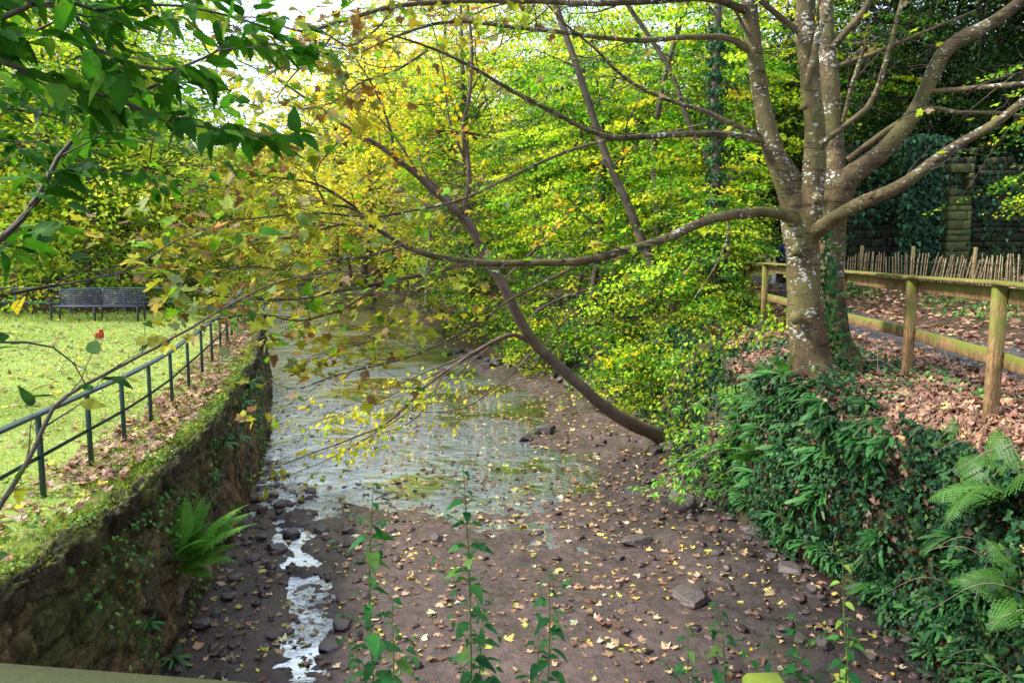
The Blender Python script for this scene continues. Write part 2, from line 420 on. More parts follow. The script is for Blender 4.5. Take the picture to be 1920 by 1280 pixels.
# --- ground materials
def mk_bed():
    m, nd, ln = new_mat('stream_mud'); v = coords(nd, ln)
    n1 = noise_tex(nd, ln, v, .9, 6, .6, .5); n2 = noise_tex(nd, ln, v, 9, 8, .65); n3 = noise_tex(nd, ln, v, 45, 5, .7)
    c = ramp(nd, ln, n1, [(.32, (.042, .028, .026)), (.46, (.105, .072, .064)), (.56, (.082, .056, .050)), (.68, (.055, .041, .028))])
    c = mixc(nd, ln, .85, c, ramp(nd, ln, n2, [(.25, (.35, .33, .34)), (.7, (1.3, 1.22, 1.2))]), 'MULTIPLY'); c = mixc(nd, ln, .5, c, ramp(nd, ln, n3, [(.3, (.55, .55, .55)), (.7, (1.3, 1.3, 1.3))]), 'MULTIPLY')
    c = mixc(nd, ln, ramp(nd, ln, noise_tex(nd, ln, v, .6, 4), [(.55, (0, 0, 0)), (.72, (.4, .4, .4))]), c, (.05, .055, .018))
    c = mixc(nd, ln, 1.0, c, vcol(nd), 'MULTIPLY'); h = mixc(nd, ln, .35, n2, n3)
    r = ramp(nd, ln, n2, [(.3, (.2, .2, .2)), (.7, (.6, .6, .6))])
    return finish(m, nd, ln, c, r, bump(nd, ln, h, 1.0, .05), .55)
M['bed'] = mk_bed()
def mk_water():
    m, nd, ln = new_mat('stream_water'); v = coords(nd, ln, (.9, 1.35, 1))
    n1 = noise_tex(nd, ln, v, 1.7, 5, .68, 1.6); n2 = noise_tex(nd, ln, v, 9, 4, .6, 1.2)
    h0 = mixc(nd, ln, .35, n1, n2); calm = ramp(nd, ln, noise_tex(nd, ln, coords(nd, ln, (.5, .5, 1)), .9, 3, .6), [(.38, (.12, .12, .12)), (.62, (1, 1, 1))]); h = mixc(nd, ln, 1.0, h0, calm, 'MULTIPLY'); nb = bump(nd, ln, h, 1.0, .11)
    fr = N(nd, 'ShaderNodeFresnel', IOR=1.36); ln.new(nb, fr.inputs['Normal'])
    gl = N(nd, 'ShaderNodeBsdfGlossy', Roughness=.06); gl.inputs['Color'].default_value = (.88, .92, 1, 1); ln.new(nb, gl.inputs['Normal'])
    tr = N(nd, 'ShaderNodeBsdfTransparent'); tr.inputs['Color'].default_value = (.42, .44, .38, 1)
    mx = N(nd, 'ShaderNodeMixShader')
    fm = N(nd, 'ShaderNodeMath', operation='MULTIPLY'); ln.new(fr.outputs[0], fm.inputs[0]); fm.inputs[1].default_value = .74; fm.use_clamp = True
    ln.new(fm.outputs[0], mx.inputs[0]); ln.new(tr.outputs[0], mx.inputs[1]); ln.new(gl.outputs[0], mx.inputs[2])
    out = N(nd, 'ShaderNodeOutputMaterial'); ln.new(mx.outputs[0], out.inputs['Surface']); return m
M['water'] = mk_water()
def mk_lawn():
    m, nd, ln = new_mat('lawn_turf'); v = coords(nd, ln)
    n1 = noise_tex(nd, ln, v, .7, 4); n2 = noise_tex(nd, ln, v, 22, 6, .7)
    c = ramp(nd, ln, n1, [(.3, (.22, .31, .07)), (.7, (.36, .44, .13))])
    c = mixc(nd, ln, .7, c, ramp(nd, ln, n2, [(.25, (.4, .42, .4)), (.75, (1.3, 1.3, 1.2))]), 'MULTIPLY')
    return finish(m, nd, ln, c, .9, bump(nd, ln, n2, .7, .04), .1)
M['lawn'] = mk_lawn()
def mk_path():
    m, nd, ln = new_mat('path_asphalt'); v = coords(nd, ln)
    n1 = noise_tex(nd, ln, v, 1.2, 5); n2 = noise_tex(nd, ln, v, 120, 3, .7)
    c = ramp(nd, ln, n1, [(.3, (.05, .042, .048)), (.7, (.10, .082, .088))])
    c = mixc(nd, ln, .5, c, ramp(nd, ln, n2, [(.3, (.5, .5, .5)), (.7, (1.4, 1.4, 1.4))]), 'MULTIPLY')
    return finish(m, nd, ln, c, .5, bump(nd, ln, n2, .5, .01), .5)
M['path'] = mk_path()
def mk_floor(name, a, b, c3):
    m, nd, ln = new_mat(name); v = coords(nd, ln)
    n1 = noise_tex(nd, ln, v, .8, 5); n2 = noise_tex(nd, ln, v, 16, 6, .7)
    c = ramp(nd, ln, n1, [(.3, a), (.5, b), (.7, c3)])
    c = mixc(nd, ln, .7, c, ramp(nd, ln, n2, [(.25, (.4, .4, .4)), (.75, (1.4, 1.35, 1.3))]), 'MULTIPLY')
    return finish(m, nd, ln, c, .85, bump(nd, ln, n2, .9, .06), .2)
M['floor'] = mk_floor('woodland_floor', (.035, .025, .014), (.085, .055, .032), (.05, .055, .018))
M['hillfloor'] = mk_floor('hillside_floor', (.02, .022, .010), (.04, .035, .018), (.03, .045, .012))

def st(o, **k): o['kind'] = 'structure'; return o
# right bank (toe to path) and hillside beyond
ys = np.concatenate([np.arange(-5, 30, .11), np.arange(30, 112, .8)])
tb = np.concatenate([np.arange(0, 5, .07), np.linspace(5, 8, 40)])
o = grid('riverbank', lambda a, b: right_pt(a, b), ys, tb, M['floor']); st(o)
ys2 = np.concatenate([np.arange(-5, 34, .4), np.arange(34, 112, 1.2)])
o = grid('hillside', lambda a, b: right_pt(a, b), ys2, np.concatenate([np.linspace(8, 10, 12), np.linspace(10.2, 13, 40)]), M['hillfloor']); st(o)
def path_pt(Y, u):
    p = right_pt(Y, 6 + u); 
    edge = .14 * vfbm(Y, u * 0 + 3, .9, 77) * np.where(u < .5, 1, -1) * (np.abs(u - .5) * 2)
    p[:, 0] += edge; p[:, 2] = p[:, 2] + .02 - .03 * (np.abs(u - .5) * 2) ** 6; return p
o = grid('path', path_pt, np.concatenate([np.arange(-5, 34, .15), np.arange(34, 100, 1.)]), np.linspace(0, 1, 24), M['path']); st(o)
# stream bed
def bedg(Y, s): 
    x = XL(Y) - .5 + s * (XR(Y) - XL(Y) + 1.0); return bed_pt(x, Y)
def bedcol(P):   # darker towards the foot of either bank, paler in the middle
    x, y = P[:, 0], P[:, 1]; s = (x - XL(y)) / (XR(y) - XL(y)); k = vfbm(x, y, 1.1, 14)
    g = 1.1 - .68 * sstep(.66, .93, s + .09 * k) * sstep(19, 13, y) - .45 * sstep(.30, .08, s + .06 * k) + .25 * vfbm(x, y, .5, 15)
    return np.clip(g, .2, 1.5)[:, None] * np.array([1., .98, .97])
ysb = np.concatenate([np.arange(4.2, 16, .045), np.arange(16, 32, .12), np.arange(32, 112, .8)])
o = grid('stream_bed', bedg, ysb, np.linspace(0, 1, 190), M['bed'], colf=bedcol); st(o)
o = grid('water', lambda Y, s: np.stack([XL(Y) - .3 + s * (XR(Y) - XL(Y) + .5), Y, WZ + 0 * Y], -1), np.concatenate([np.arange(4.2, 30, .5), np.arange(30, 112, 1.5)]), np.linspace(0, 1, 20), M['water']); st(o)
# lawn
def lawng(Y, s):
    x = XL(Y) - .12 - s ** 2.0 * 45; z = lawn_z(x, Y)
    z = z + .02 * sstep(.55, .0, XL(Y) - x) * vfbm(x, Y, 3, 91) - .07 * sstep(.42, .12, XL(Y) - x) - .9 * sstep(25.2, 27.5, Y) * 1.0
    return np.stack([x, Y, z], -1)
o = grid('lawn', lawng, np.concatenate([np.arange(-3, 20, .13), np.arange(20, 28.4, .2)]), np.linspace(0, 1, 90), M['lawn']); st(o)
# ground of the far left bank
o = grid('left_bank', lambda a, b: left_pt(a, b), np.concatenate([np.arange(25.9, 50, .4), np.arange(50, 112, 1.2)]), np.concatenate([np.arange(0, 4, .12), np.linspace(4.05, 7, 30)]), M['floor']); st(o)
# far hills behind everything
def hills(x, y):
    z = 3 + 17 * sstep(95, 150, y) + 5 * vfbm(x, y, .03, 3) + 9 * sstep(10, 60, x) 
    return np.stack([x, y, z - 6 * sstep(104, 94, y)], -1)
M['hills'] = mk_floor('far_hill_floor', (.05, .055, .015), (.09, .075, .03), (.06, .07, .02))
o = grid('hills', hills, np.linspace(-150, 150, 60), np.linspace(92, 210, 40), M['hills']); st(o)
# near ledge below the bridge where nettles grow
def ledge(x, t):
    K = np.array([(-1.0, -1.1), (2.0, -1.05), (4.0, -1.12), (4.35, -1.35), (4.7, -2.3), (4.95, -3.4)])
    i = np.minimum(np.floor(t).astype(int), 4); f = t - i
    y = K[i, 0] * (1 - f) + K[i + 1, 0] * f; z = K[i, 1] * (1 - f) + K[i + 1, 1] * f
    return np.stack([x, y + .12 * vfbm(x, z, 1.5, 9), z + .05 * vfbm(x, y, 1.5, 4)], -1)
o = grid('near_bank', ledge, np.linspace(-4.0, 4.6, 90), np.linspace(0, 5, 60), M['soil']); st(o)

# --- left retaining wall: rubble masonry with real relief
M['stone'] = mk_simple('wall_stone', (.28, .26, .24), (1.75, 1.6, 1.4), 24, .8, 1.0, use_v=True, dist=.035, detail=9)
def worley(a, b, seed):
    """returns cell id hash (0..1), edge distance"""
    ai = np.floor(a); bi = np.floor(b); best = np.full(a.shape, 9.); sec = np.full(a.shape, 9.); idh = np.zeros(a.shape)
    for dx in (-1, 0, 1):
        for dy in (-1, 0, 1):
            ca, cb = ai + dx, bi + dy
            h1 = (np.sin(ca * 127.1 + cb * 311.7 + seed) * 43758.5453) % 1; h2 = (np.sin(ca * 269.5 + cb * 183.3 + seed) * 43758.5453) % 1
            px_, py_ = ca + .15 + .7 * h1, cb + .2 + .6 * h2
            d = np.maximum(np.abs(a - px_), np.abs(b - py_)) * .6 + .4 * np.hypot(a - px_, b - py_)
            hh = (h1 * 7.13 + h2 * 3.71) % 1
            cl = d < best; sec = np.where(cl, best, np.minimum(sec, d)); idh = np.where(cl, hh, idh); best = np.where(cl, d, best)
    return idh, sec - best
def build_wall():
    root = empty('retaining_wall', (XL(8.0), 8.0, -2.95))
    ysw = np.concatenate([np.arange(3.2, 14, .03), np.arange(14, 27.2, .08)]); ts = np.linspace(0, 1, 84)
    Y, T = np.meshgrid(ysw, ts, indexing='ij'); Y = Y.ravel(); T = T.ravel()
    zt = lawn_z(XL(Y), Y) - .22; z = -3.35 + (zt + 3.35) * T
    arc = Y * 1.08
    wob = .25 * vfbm(arc, z, 1.1, 61)
    wob2 = .35 * vfbm(arc, z, 3.1, 62)
    idh, ed = worley(arc / .50 + wob + .6 * wob2, z / .28 + wob * .8 + .5 * wob2, 3.3)
    fine = vfbm(arc, z, 9, 64); ridge = np.abs(vfbm(arc, z, 4.2, 65))
    rel = .055 * (1 - np.exp(-ed * 14)) + .06 * (idh - .5) + .035 * vfbm(arc, z, 4, 63) + .035 * vfbm(arc, z, 1.3, 66) + .03 * fine - .035 * ridge
    x = XL(Y) + .02 + (1 - T) * .24 + rel - .05
    P = np.stack([x, Y, z], -1)
    pal = np.array([(.10, .074, .04), (.135, .09, .052), (.065, .053, .034), (.13, .07, .038), (.075, .066, .034), (.05, .047, .028), (.14, .11, .075)])
    c = pal[(idh * 6.999).astype(int)] * .8 + .2 * pal[(((vfbm(arc, z, .8, 72) * .5 + .5) % 1) * 6.999).astype(int)]; c = c * np.clip(1.05 + .7 * vfbm(arc, z, 3, 71) + .7 * fine, .2, 2.3)[:, None]
    c = c * (.22 + .78 * (1 - np.exp(-ed * 22)))[:, None]          # dark earth in the joints
    mossy = sstep(.0, .45, vfbm(arc, z, 1.5, 73) + (T - .55) * 1.1)[:, None] * .6
    c = c * (1 - mossy) + np.array([.06, .078, .016]) * np.clip(1 + .5 * fine, .4, 2)[:, None] * mossy
    low = sstep(.35, .08, T + .1 * vfbm(arc, z, 1.5, 79))[:, None] * .8    # water-stained reddish foot
    c = c * (1 - low) + np.array([.05, .026, .022]) * low
    mb = MB(); n, m_ = len(ysw), len(ts); i = np.arange(n - 1)[:, None] * m_; j = np.arange(m_ - 1)[None]
    mb.add(P, np.stack([i + j, i + m_ + j, i + m_ + j + 1, i + j + 1], -1).reshape(-1, 4), c); mb.build('stone_face', M['stone'], root, False).location = (-XL(8.0), -8.0, 2.95)
    # coping: rounded mossy stones
    mb = MB(); us = np.concatenate([np.arange(3.2, 10, .02), np.arange(10, 27.2, .05)]); ps = np.linspace(0, math.pi, 26)
    Y, A = np.meshgrid(us, ps, indexing='ij'); Y = Y.ravel(); A = A.ravel()
    L = np.floor(Y / .82 + .3 * np.sin(Y)); fr = (Y / .82 + .3 * np.sin(Y)) - L; hh = (np.sin(L * 91.7) * 4375.5) % 1
    jt = 1 - np.exp(-np.minimum(fr, 1 - fr) * 22)
    nz = .07 * vfbm(Y * 1.2, A, 1.5, 81) + .05 * vfbm(Y * 5, A * 3, 2, 83) + .03 * vfbm(Y * 16, A * 6, 2, 84)
    r = .17 + .03 * (hh - .5) + nz - .035 * (1 - jt)
    z0 = lawn_z(XL(Y), Y) - .185
    P = np.stack([XL(Y) - .10 + .035 * (hh - .5) + r * 1.05 * np.cos(A), Y, z0 + .0 + r * .95 * np.sin(A) ** .7 - .10 * (A < .3)], -1)
    n, m_ = len(us), len(ps); i = np.arange(n - 1)[:, None] * m_; j = np.arange(m_ - 1)[None]
    ms = sstep(-.2, .4, vfbm(Y * 2, A * 2, 1.6, 85) + 1.5 * np.sin(A) - 1.15)[:, None]
    c = np.array([.05, .042, .022]) * (1 - ms) + np.array([.10, .125, .018]) * ms; c = c * (.6 + .4 * jt)[:, None] * np.clip(1 + .6 * vfbm(Y * 9, A * 5, 2, 87), .3, 2)[:, None]
    mb.add(P, np.stack([i + j, i + m_ + j, i + m_ + j + 1, i + j + 1], -1).reshape(-1, 4), c); mb.build('coping', M['stone'], root, True).location = (-XL(8.0), -8.0, 2.95)
    tag(root, 'long rubble stone retaining wall between the lawn and the stream', 'wall')
build_wall()

# --- left metal railings
def railing(pts, label, hgt=.86, name='metal_railing', mt='iron_top', mp='iron'):
    base = np.array(pts[0]); root = empty(name, base)
    mb = MB(); mid = MB()
    top = [np.array(p) + [0, 0, hgt] - base for p in pts]; m2 = [np.array(p) + [0, 0, hgt * .5] - base for p in pts]
    for a, b in zip(top[:-1], top[1:]):
        d = nrm(b - a) * .004; beam(mb, a - d, b + d, .085, .038, bev=.008)
    for a, b in zip(m2[:-1], m2[1:]): beam(mid, a + nrm(b - a) * .026, b - nrm(b - a) * .026, .014, .04, bev=.003)
    mb.build('top_rail', M[mt], root); mid.build('middle_rail', M[mp], root)
    for i, p in enumerate(pts[::1]):
        q = MB(); d = nrm(np.array(pts[min(i + 1, len(pts) - 1)]) - np.array(pts[max(i - 1, 0)]))
        box(q, (0, 0, hgt / 2 - .06 - .0), (.046, .046, hgt + .12 - .042), rz=math.atan2(d[1], d[0]), bev=.004)
        q.build('post', M[mp], root, loc=np.array(p) - base)
    return tag(root, label, 'railing', 'green metal railings round the lawn')
rp = []
for y in [2.9, 4.1, 5.25, 6.5, 7.6, 8.7, 9.8, 10.95, 12.15, 13.3, 14.45, 15.6, 16.8, 18.0, 19.2, 20.4, 21.6, 22.8, 23.9]:
    x = XL(y) - (.78 if y < 12 else .78 - .02 * (y - 12)); rp.append((x, y, float(lawn_z(x, y))))
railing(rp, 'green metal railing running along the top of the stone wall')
rq = []
for x in np.arange(-8.9, -31, -1.72):
    y = 24.55 - .012 * (x + 9) * 0 + .02 * np.sin(x); rq.append((x, y, float(lawn_z(x, y)) - .01))
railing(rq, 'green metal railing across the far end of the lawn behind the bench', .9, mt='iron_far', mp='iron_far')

# --- bench
def bench():
    p = at(95, 600, 23.0); q = at(262, 600, 23.0)
    zb = float(lawn_z(p[0], 23.0)); L = q[0] - p[0]
    root = empty('park_bench', (p[0], 23.0, zb)); 
    for x in (.04, L / 2, L - .04):
        m = MB(); box(m, (x, -.02, .21), (.05, .05, .42)); m.build('leg', M['bench'], root)
        m = MB(); beam(m, (x, .40, -.0), (x, .45, .44), .05, .05); beam(m, (x, .45, .44), (x, .56, .93), .05, .045); m.build('back_post', M['bench'], root)
    for x in (.04, L - .04):
        m = MB(); box(m, (x, .2, .64), (.055, .5, .03)); box(m, (x, -.02, .53), (.04, .04, .2)); m.build('armrest', M['bench'], root)
    m = MB(); box(m, (L / 2, .20, .405), (L - .1, .05, .03)); 
    for k in range(7): box(m, (L / 2, -.01 + k * .066, .435), (L, .042, .026))
    m.build('seat', M['bench_slat'], root)
    m = MB()
    for (a, b) in ((.07, L / 2 - .03), (L / 2 + .03, L - .07)):
        for k in range(8):
            z = .46 + k * .06; box(m, ((a + b) / 2, .455 + (z - .44) * .22 - .03, z), (b - a, .022, .034))
    m.build('backrest', M['bench_slat'], root)
    tag(root, 'dark metal bench with slatted back at the far side of the lawn', 'bench')
bench()
# small red marker on the lawn
p = at(187, 633, 19.0); z = float(lawn_z(p[0], 19.0)); m = MB()
box(m, (0, 0, .07), (.20, .12, .17), rz=.5, bev=.015); box(m, (.03, .02, .19), (.1, .09, .08), rz=.5, bev=.015)
tag(m.build('marker_block', M['red'], loc=(p[0], 19.0, z)), 'small red block standing on the lawn in front of the bench', 'marker')

# --- right timber fence
def timber_fence():
    Ys = [0.2, 2.55, 4.95, 7.4, 10.0, 12.5, 14.9, 17.2, 19.7, 22, 24.4, 27]
    P = [np.array([float(XF(y)), y, float(right_pt(np.array([y]), np.array([5.05]))[0, 2])]) for y in Ys]
    root = empty('timber_fence', P[0]); b = P[0]; H = 1.30
    for i, p in enumerate(P):
        q = MB(); d = nrm(P[min(i + 1, len(P) - 1)] - P[max(i - 1, 0)]); rz = math.atan2(d[1], d[0])
        box(q, (0, 0, H / 2 - .15), (.125, .105, H + .28), rz=rz, bev=.008); q.build('post', M['wood'], root, loc=p - b)
        if i + 1 < len(P):
            n = P[i + 1]; dd = nrm(n - p); side = nrm(np.cross(dd, [0, 0, 1.])) * .078 * -1
            for nm, z, h, w in (('top_rail', H - .12, .15, .045), ('lower_rail', .56, .15, .045)):
                q = MB(); beam(q, (p - b) + dd * .01 + [0, 0, z] - side * 1.0, (n - b) - dd * .01 + [0, 0, z] - side * 1.0, w, h); q.build(nm, M['wood'], root)
            q = MB(); beam(q, (p - b) + dd * .004 + [0, 0, H + .005], (n - b) - dd * .004 + [0, 0, H + .005], .19, .034, bev=.006); q.build('cap_rail', M['wood'], root)
    tag(root, 'mossy timber post and rail fence beside the leaf strewn path', 'fence')
timber_fence()
# --- chestnut paling fence
def paling():
    ys = np.linspace(0, 1, 150); A = np.array([(9.0, 24.6), (10.2, 23.1), (13.9, 21.2), (17.5, 20.2)])
    S = np.array([0, .17, .60, 1.0]); root = empty('paling_fence', (10.2, 23.1, .5)); 
    def pos(s): 
        x = np.interp(s, S, A[:, 0]); y = np.interp(s, S, A[:, 1]); return x, y
    def gz(x, y): 
        return .42 + .1 * math.sin(x * .8) * .3
    s = 0.0; rr = random.Random(4); pales = []
    k = 0
    while s < 1:
        x, y = pos(s); z = gz(x, y) ; h = rr.uniform(.86, 1.06); m = MB(); ln_ = .06 * math.sin(s * 40) + rr.uniform(-.035, .035)
        if .36 < s < .5: ln_ += .22
        w = rr.uniform(.028, .05); g = rr.uniform(.6, 1.25)
        p0 = np.array([x, y, z - .05]); p1 = np.array([x + ln_ * h, y + rr.uniform(-.04, .04), z + h])
        q = p0 + (p1 - p0) * .5 + [rr.uniform(-.015, .015), 0, 0]
        P, Rr = smooth_path([p0, q, p1], [w / 2, w / 2, w / 2.6], .3)
        pales.append((P - np.array([10.2, 23.1, .5]), Rr, (g, g * rr.uniform(.9, 1), g * rr.uniform(.78, .95))))
        s += rr.uniform(.005, .0085); k += 1
    for i, (P, Rr, c) in enumerate(pales[:99]):
        m = MB(); tube(m, P, Rr, 4, c); m.build('pale', M['pale'], root)
    if len(pales) > 99:
        m = MB(); [tube(m, P, Rr, 4, c) for P, Rr, c in pales[99:]]; e = m.build('pales', M['pale'], root); e['kind'] = 'stuff'
    for hz in (.26, .76):
        pts = [np.array([*pos(q), gz(*pos(q)) + hz]) - np.array([10.2, 23.13, .5]) for q in np.linspace(0, 1, 60)]
        m = MB(); tube(m, pts, .009, 4, (.35, .3, .3)); m.build('wire', M['pale'], root)
    for q in (.03, .19, .33, .49, .62, .8, .97):
        x, y = pos(q); m = MB(); tube(m, np.array([(0, 0, -.2), (0, 0, .6), (.02, 0, 1.22)]), [.06, .058, .055], 8, (.75, .72, .5)); m.build('post', M['pale'], root, loc=np.array([x, y + .1, gz(x, y)]) - [10.2, 23.1, .5])
    tag(root, 'rustic chestnut paling fence of uneven upright sticks at the foot of the slope', 'fence')
paling()

# --- ruined stone wall with pier behind
M['ashlar'] = mk_simple('old_ashlar', (.45, .45, .4), (1.2, 1.15, 1.0), 7, .85, .7, use_v=True, dist=.03)
def ruin():
    root = empty('ruined_wall', (13.3, 24.6, .8))
    def face(mb, p0, p1, z0, z1, seed, tint):
        p0 = np.array(p0, float); p1 = np.array(p1, float); L = np.linalg.norm(p1 - p0); d = (p1 - p0) / L; nn = np.array([d[1], -d[0]])
        r = random.Random(seed); z = z0; row = 0
        while z < z1 - .02:
            h = r.choice([.2, .24, .28, .17]); u = -r.uniform(0, .4) * (row % 2)
            while u < L:
                w = r.uniform(.28, .75); a, b2 = max(u, 0), min(u + w, L)
                if b2 - a > .05 and not (z > z1 - .9 and r.random() < .25):
                    g = r.uniform(.55, 1.15); c = tuple(tint[k] * g for k in range(3)); cc = p0 + d * (a + b2) / 2
                    box(mb, (cc[0] + nn[0] * r.uniform(-.015, .02), cc[1] + nn[1] * r.uniform(-.015, .02), z + h / 2), (b2 - a - .018, .5, h - .016), c, rz=math.atan2(d[1], d[0]), bev=.02)
                u += w
            z += h; row += 1
    m = MB(); face(m, (-0.0, -.5), (.72, -.5), -1.0, 3.2, 3, (.14, .155, .06)); m.build('pier', M['ashlar'], root)
    m = MB(); face(m, (.76, .7), (6.5, .1), -1.0, 3.6, 5, (.05, .055, .03)); face(m, (-4.0, .9), (-.05, .6), -1.0, 2.6, 6, (.04, .045, .025)); m.build('masonry', M['ashlar'], root)
    tag(root, 'dark ruined stone wall with a green stained pier behind the paling', 'wall')
ruin()

# --- bridge handrail under the camera
def handrail():
    def ray(px, py, z):
        u = (px - 960) / FPX; v = (640 - py) / FPX; dz = v * CP - SP; t = (z - CAMZ) / dz; return np.array([u * t, (CP + v * SP) * t, z])
    z = 1.02
    a = ray(-120, 1228, z); b = ray(600, 1284, z); c = a + (b - a) * 4.4
    a2 = a + (a - b) * 1.5; dd = nrm(c - a2); nn = np.array([-dd[1], dd[0], 0]); w = .07
    root = empty('bridge_handrail', (c - nn * w / 2) - [0, 0, z - CAMZ + 1.6])
    base = np.array(root.location)
    m = MB(); beam(m, a2 - nn * w / 2 - [0, 0, .022] - base, c - nn * w / 2 - [0, 0, .022] - base, w, .044, bev=.006); m.build('top_rail', M['wood_rail'], root)
    m = MB(); beam(m, a2 - nn * w * .8 - [0, 0, .12] - base, c - nn * w * .8 - [0, 0, .12] - base, .03, .14); m.build('side_board', M['wood_rail'], root)
    for k in (.08, .5, .93):
        q = a2 + (c - a2) * k - nn * w * .45; m = MB(); box(m, (0, 0, -.65), (.07, .07, 1.2), rz=math.atan2(dd[1], dd[0])); m.build('post', M['wood_rail'], root, loc=q - base - [0, 0, .046])
    tag(root, 'weathered wooden bridge handrail crossing the near corner of the view', 'handrail')
    # sawn mossy post at the foot of the frame
    q = at(1437, 1273, 1.9); m = MB(); box(m, (0, 0, -.62), (.105, .09, 1.24), rz=.05, bev=.012)
    tag(m.build('mossy_post', M['moss_wood'], loc=q), 'mossy sawn post top poking up among the nettles', 'post')
M['moss_wood'] = mk_wood('mossy_timber', (.12, .11, .05), (.07, .07, .025), (.11, .14, .015), 1.0)
handrail()
# ---------------------------------------------------------------- leaf templates
def T_quad(w=.6): return (np.array([(0, 0, 0), (w / 2, .45, .03), (0, 1, -.03), (-w / 2, .45, .03)]), [(0, 1, 2, 3)])
def T_oval(w=.6, fold=.08, droop=.12):
    V = [(0, 0, 0), (w * .40, .22, fold * .8), (w * .5, .52, fold - droop * .3), (w * .28, .82, fold * .4 - droop * .7), (0, 1, -droop), (-w * .28, .82, fold * .4 - droop * .7), (-w * .5, .52, fold - droop * .3), (-w * .40, .22, fold * .8), (0, .52, -droop * .25)]
    return (np.array(V), [(0, 1, 2, 8), (8, 2, 3, 4), (8, 4, 5, 6), (0, 8, 6, 7)])
def outline_leaf(half, zf, mid=6):
    """half: [(x,y)] right-hand outline from base to tip; builds folded leaf with midrib"""
    n = len(half); V = []; F = []
    ymax = half[-1][1]
    for x, y in half: V.append((0, min(y, ymax), zf(0, y)))
    for x, y in half: V.append((x, y, zf(x, y)))
    for x, y in half: V.append((-x, y, zf(-x, y)))
    for i in range(n - 1):
        F.append((i, n + i, n + i + 1, i + 1)); F.append((i, i + 1, 2 * n + i + 1, 2 * n + i))
    return (np.array(V), F)
def T_serrated(w=.62, teeth=9, cord=.12, fold=.22, droop=.25, wave=0.0, ph=0.0):
    half = [(0.01, 0)]
    for k in range(teeth * 2 + 1):
        s = (k + .6) / (teeth * 2 + 1.8)
        x = w / 2 * (math.sin(math.pi * s ** (.62)) ** .8) * (1 - .1 * s)
        y = s - (cord * (1 - s) ** 6)
        if k % 2: x *= .84; y -= .018
        else: y += .018
        half.append((x, y))
    half.append((.0, 1.0))
    return outline_leaf(half, lambda x, y: abs(x) * fold - droop * y * y + wave * math.sin(9 * y + ph + x * 3))
def T_palm(lobes=5, curl=.2, roll=0.0, seed=0, notch=.52, fold=.0):
    """sycamore-like leaf, stalk joins at (0,.0), centre at (0,.36)"""
    r = random.Random(seed); c = (0, .30); V = [(0, .30, 0)]; pts = []
    ang = [-128, -66, 0, 66, 128]; ln = [.36, .52, .66, .52, .36]
    for i, (a, L) in enumerate(zip(ang, ln)):
        L *= r.uniform(.9, 1.08)
        for da, f in ((-24, .74), (-15, .70), (-9, .88), (0, 1.0), (9, .88), (15, .70), (24, .74)):
            pts.append((a + da, L * f))
        if i < 4: pts.append(((a + ang[i + 1]) / 2, .33))
    pts.append((180, .16))
    for a, L in pts:
        x = L * math.sin(R(a)); y = c[1] + L * math.cos(R(a)); rr = math.hypot(x, y - c[1])
        z = -curl * rr * rr * 2.2 + .10 * math.sin(a * .09 + seed) * rr + fold * abs(x)
        if roll: 
            t = x * roll * 3; x2 = math.sin(t) / (roll * 3); z += (1 - math.cos(t)) / (roll * 3); x = x2
            y += .15 * roll * x * x
        V.append((x, y, z))
    n = len(pts); F = [(0, i + 1, (i + 1) % n + 1) for i in range(n)]
    V = [(x, y, z) for x, y, z in V]
    k = len(V); V += [(-.008, .29, .0), (.008, .29, .0), (.006, -.28, -.05), (-.006, -.28, -.05)]; F.append((k, k + 1, k + 2, k + 3))
    return (np.array(V), F)
PALM = [T_palm(curl=.1, seed=1), T_palm(curl=.25, seed=2, fold=.15), T_palm(curl=-.15, roll=.5, seed=3), T_palm(curl=.35, roll=.9, seed=4, fold=-.2), T_palm(curl=-.3, roll=.3, seed=5), T_palm(curl=.2, roll=1.2, seed=6)]
PALM_FLAT = [PALM[0], PALM[1], T_palm(curl=.3, seed=7, fold=.1)]
def T_ivy():
    pts = [(0, 0), (.30, -.10), (.46, .16), (.26, .36), (.30, .62), (0, 1.0), (-.30, .62), (-.26, .36), (-.46, .16), (-.30, -.10)]
    V = [(0, .35, .05)] + [(x, y, -.10 * (x * x + (y - .35) ** 2)) for x, y in pts]
    n = len(pts); return (np.array(V), [(0, i + 1, (i + 1) % n + 1) for i in range(n)])
IVY = T_ivy()

def pick(rng, n, pal, jit=.12):
    """pal: [((r,g,b), weight)]"""
    w = np.array([p[1] for p in pal], float); w /= w.sum(); c = np.array([p[0] for p in pal])
    k = rng.choice(len(pal), n, p=w)
    return np.clip(c[k] * (1 + jit * rng.standard_normal((n, 1))) * (1 + .06 * rng.standard_normal((n, 3))), .004, .95)
def rdir(rng, n): return nrm(rng.standard_normal((n, 3)))

GREEN = (.07, .23, .015); MID = (.17, .38, .02); LIME = (.40, .58, .03); YEL = (.75, .62, .03); GOLD = (.78, .46, .03)
BROWN = (.22, .12, .045); DARK = (.018, .055, .014); OLIVE = (.25, .25, .03); TAN = (.42, .30, .16); PALE = (.28, .38, .20)

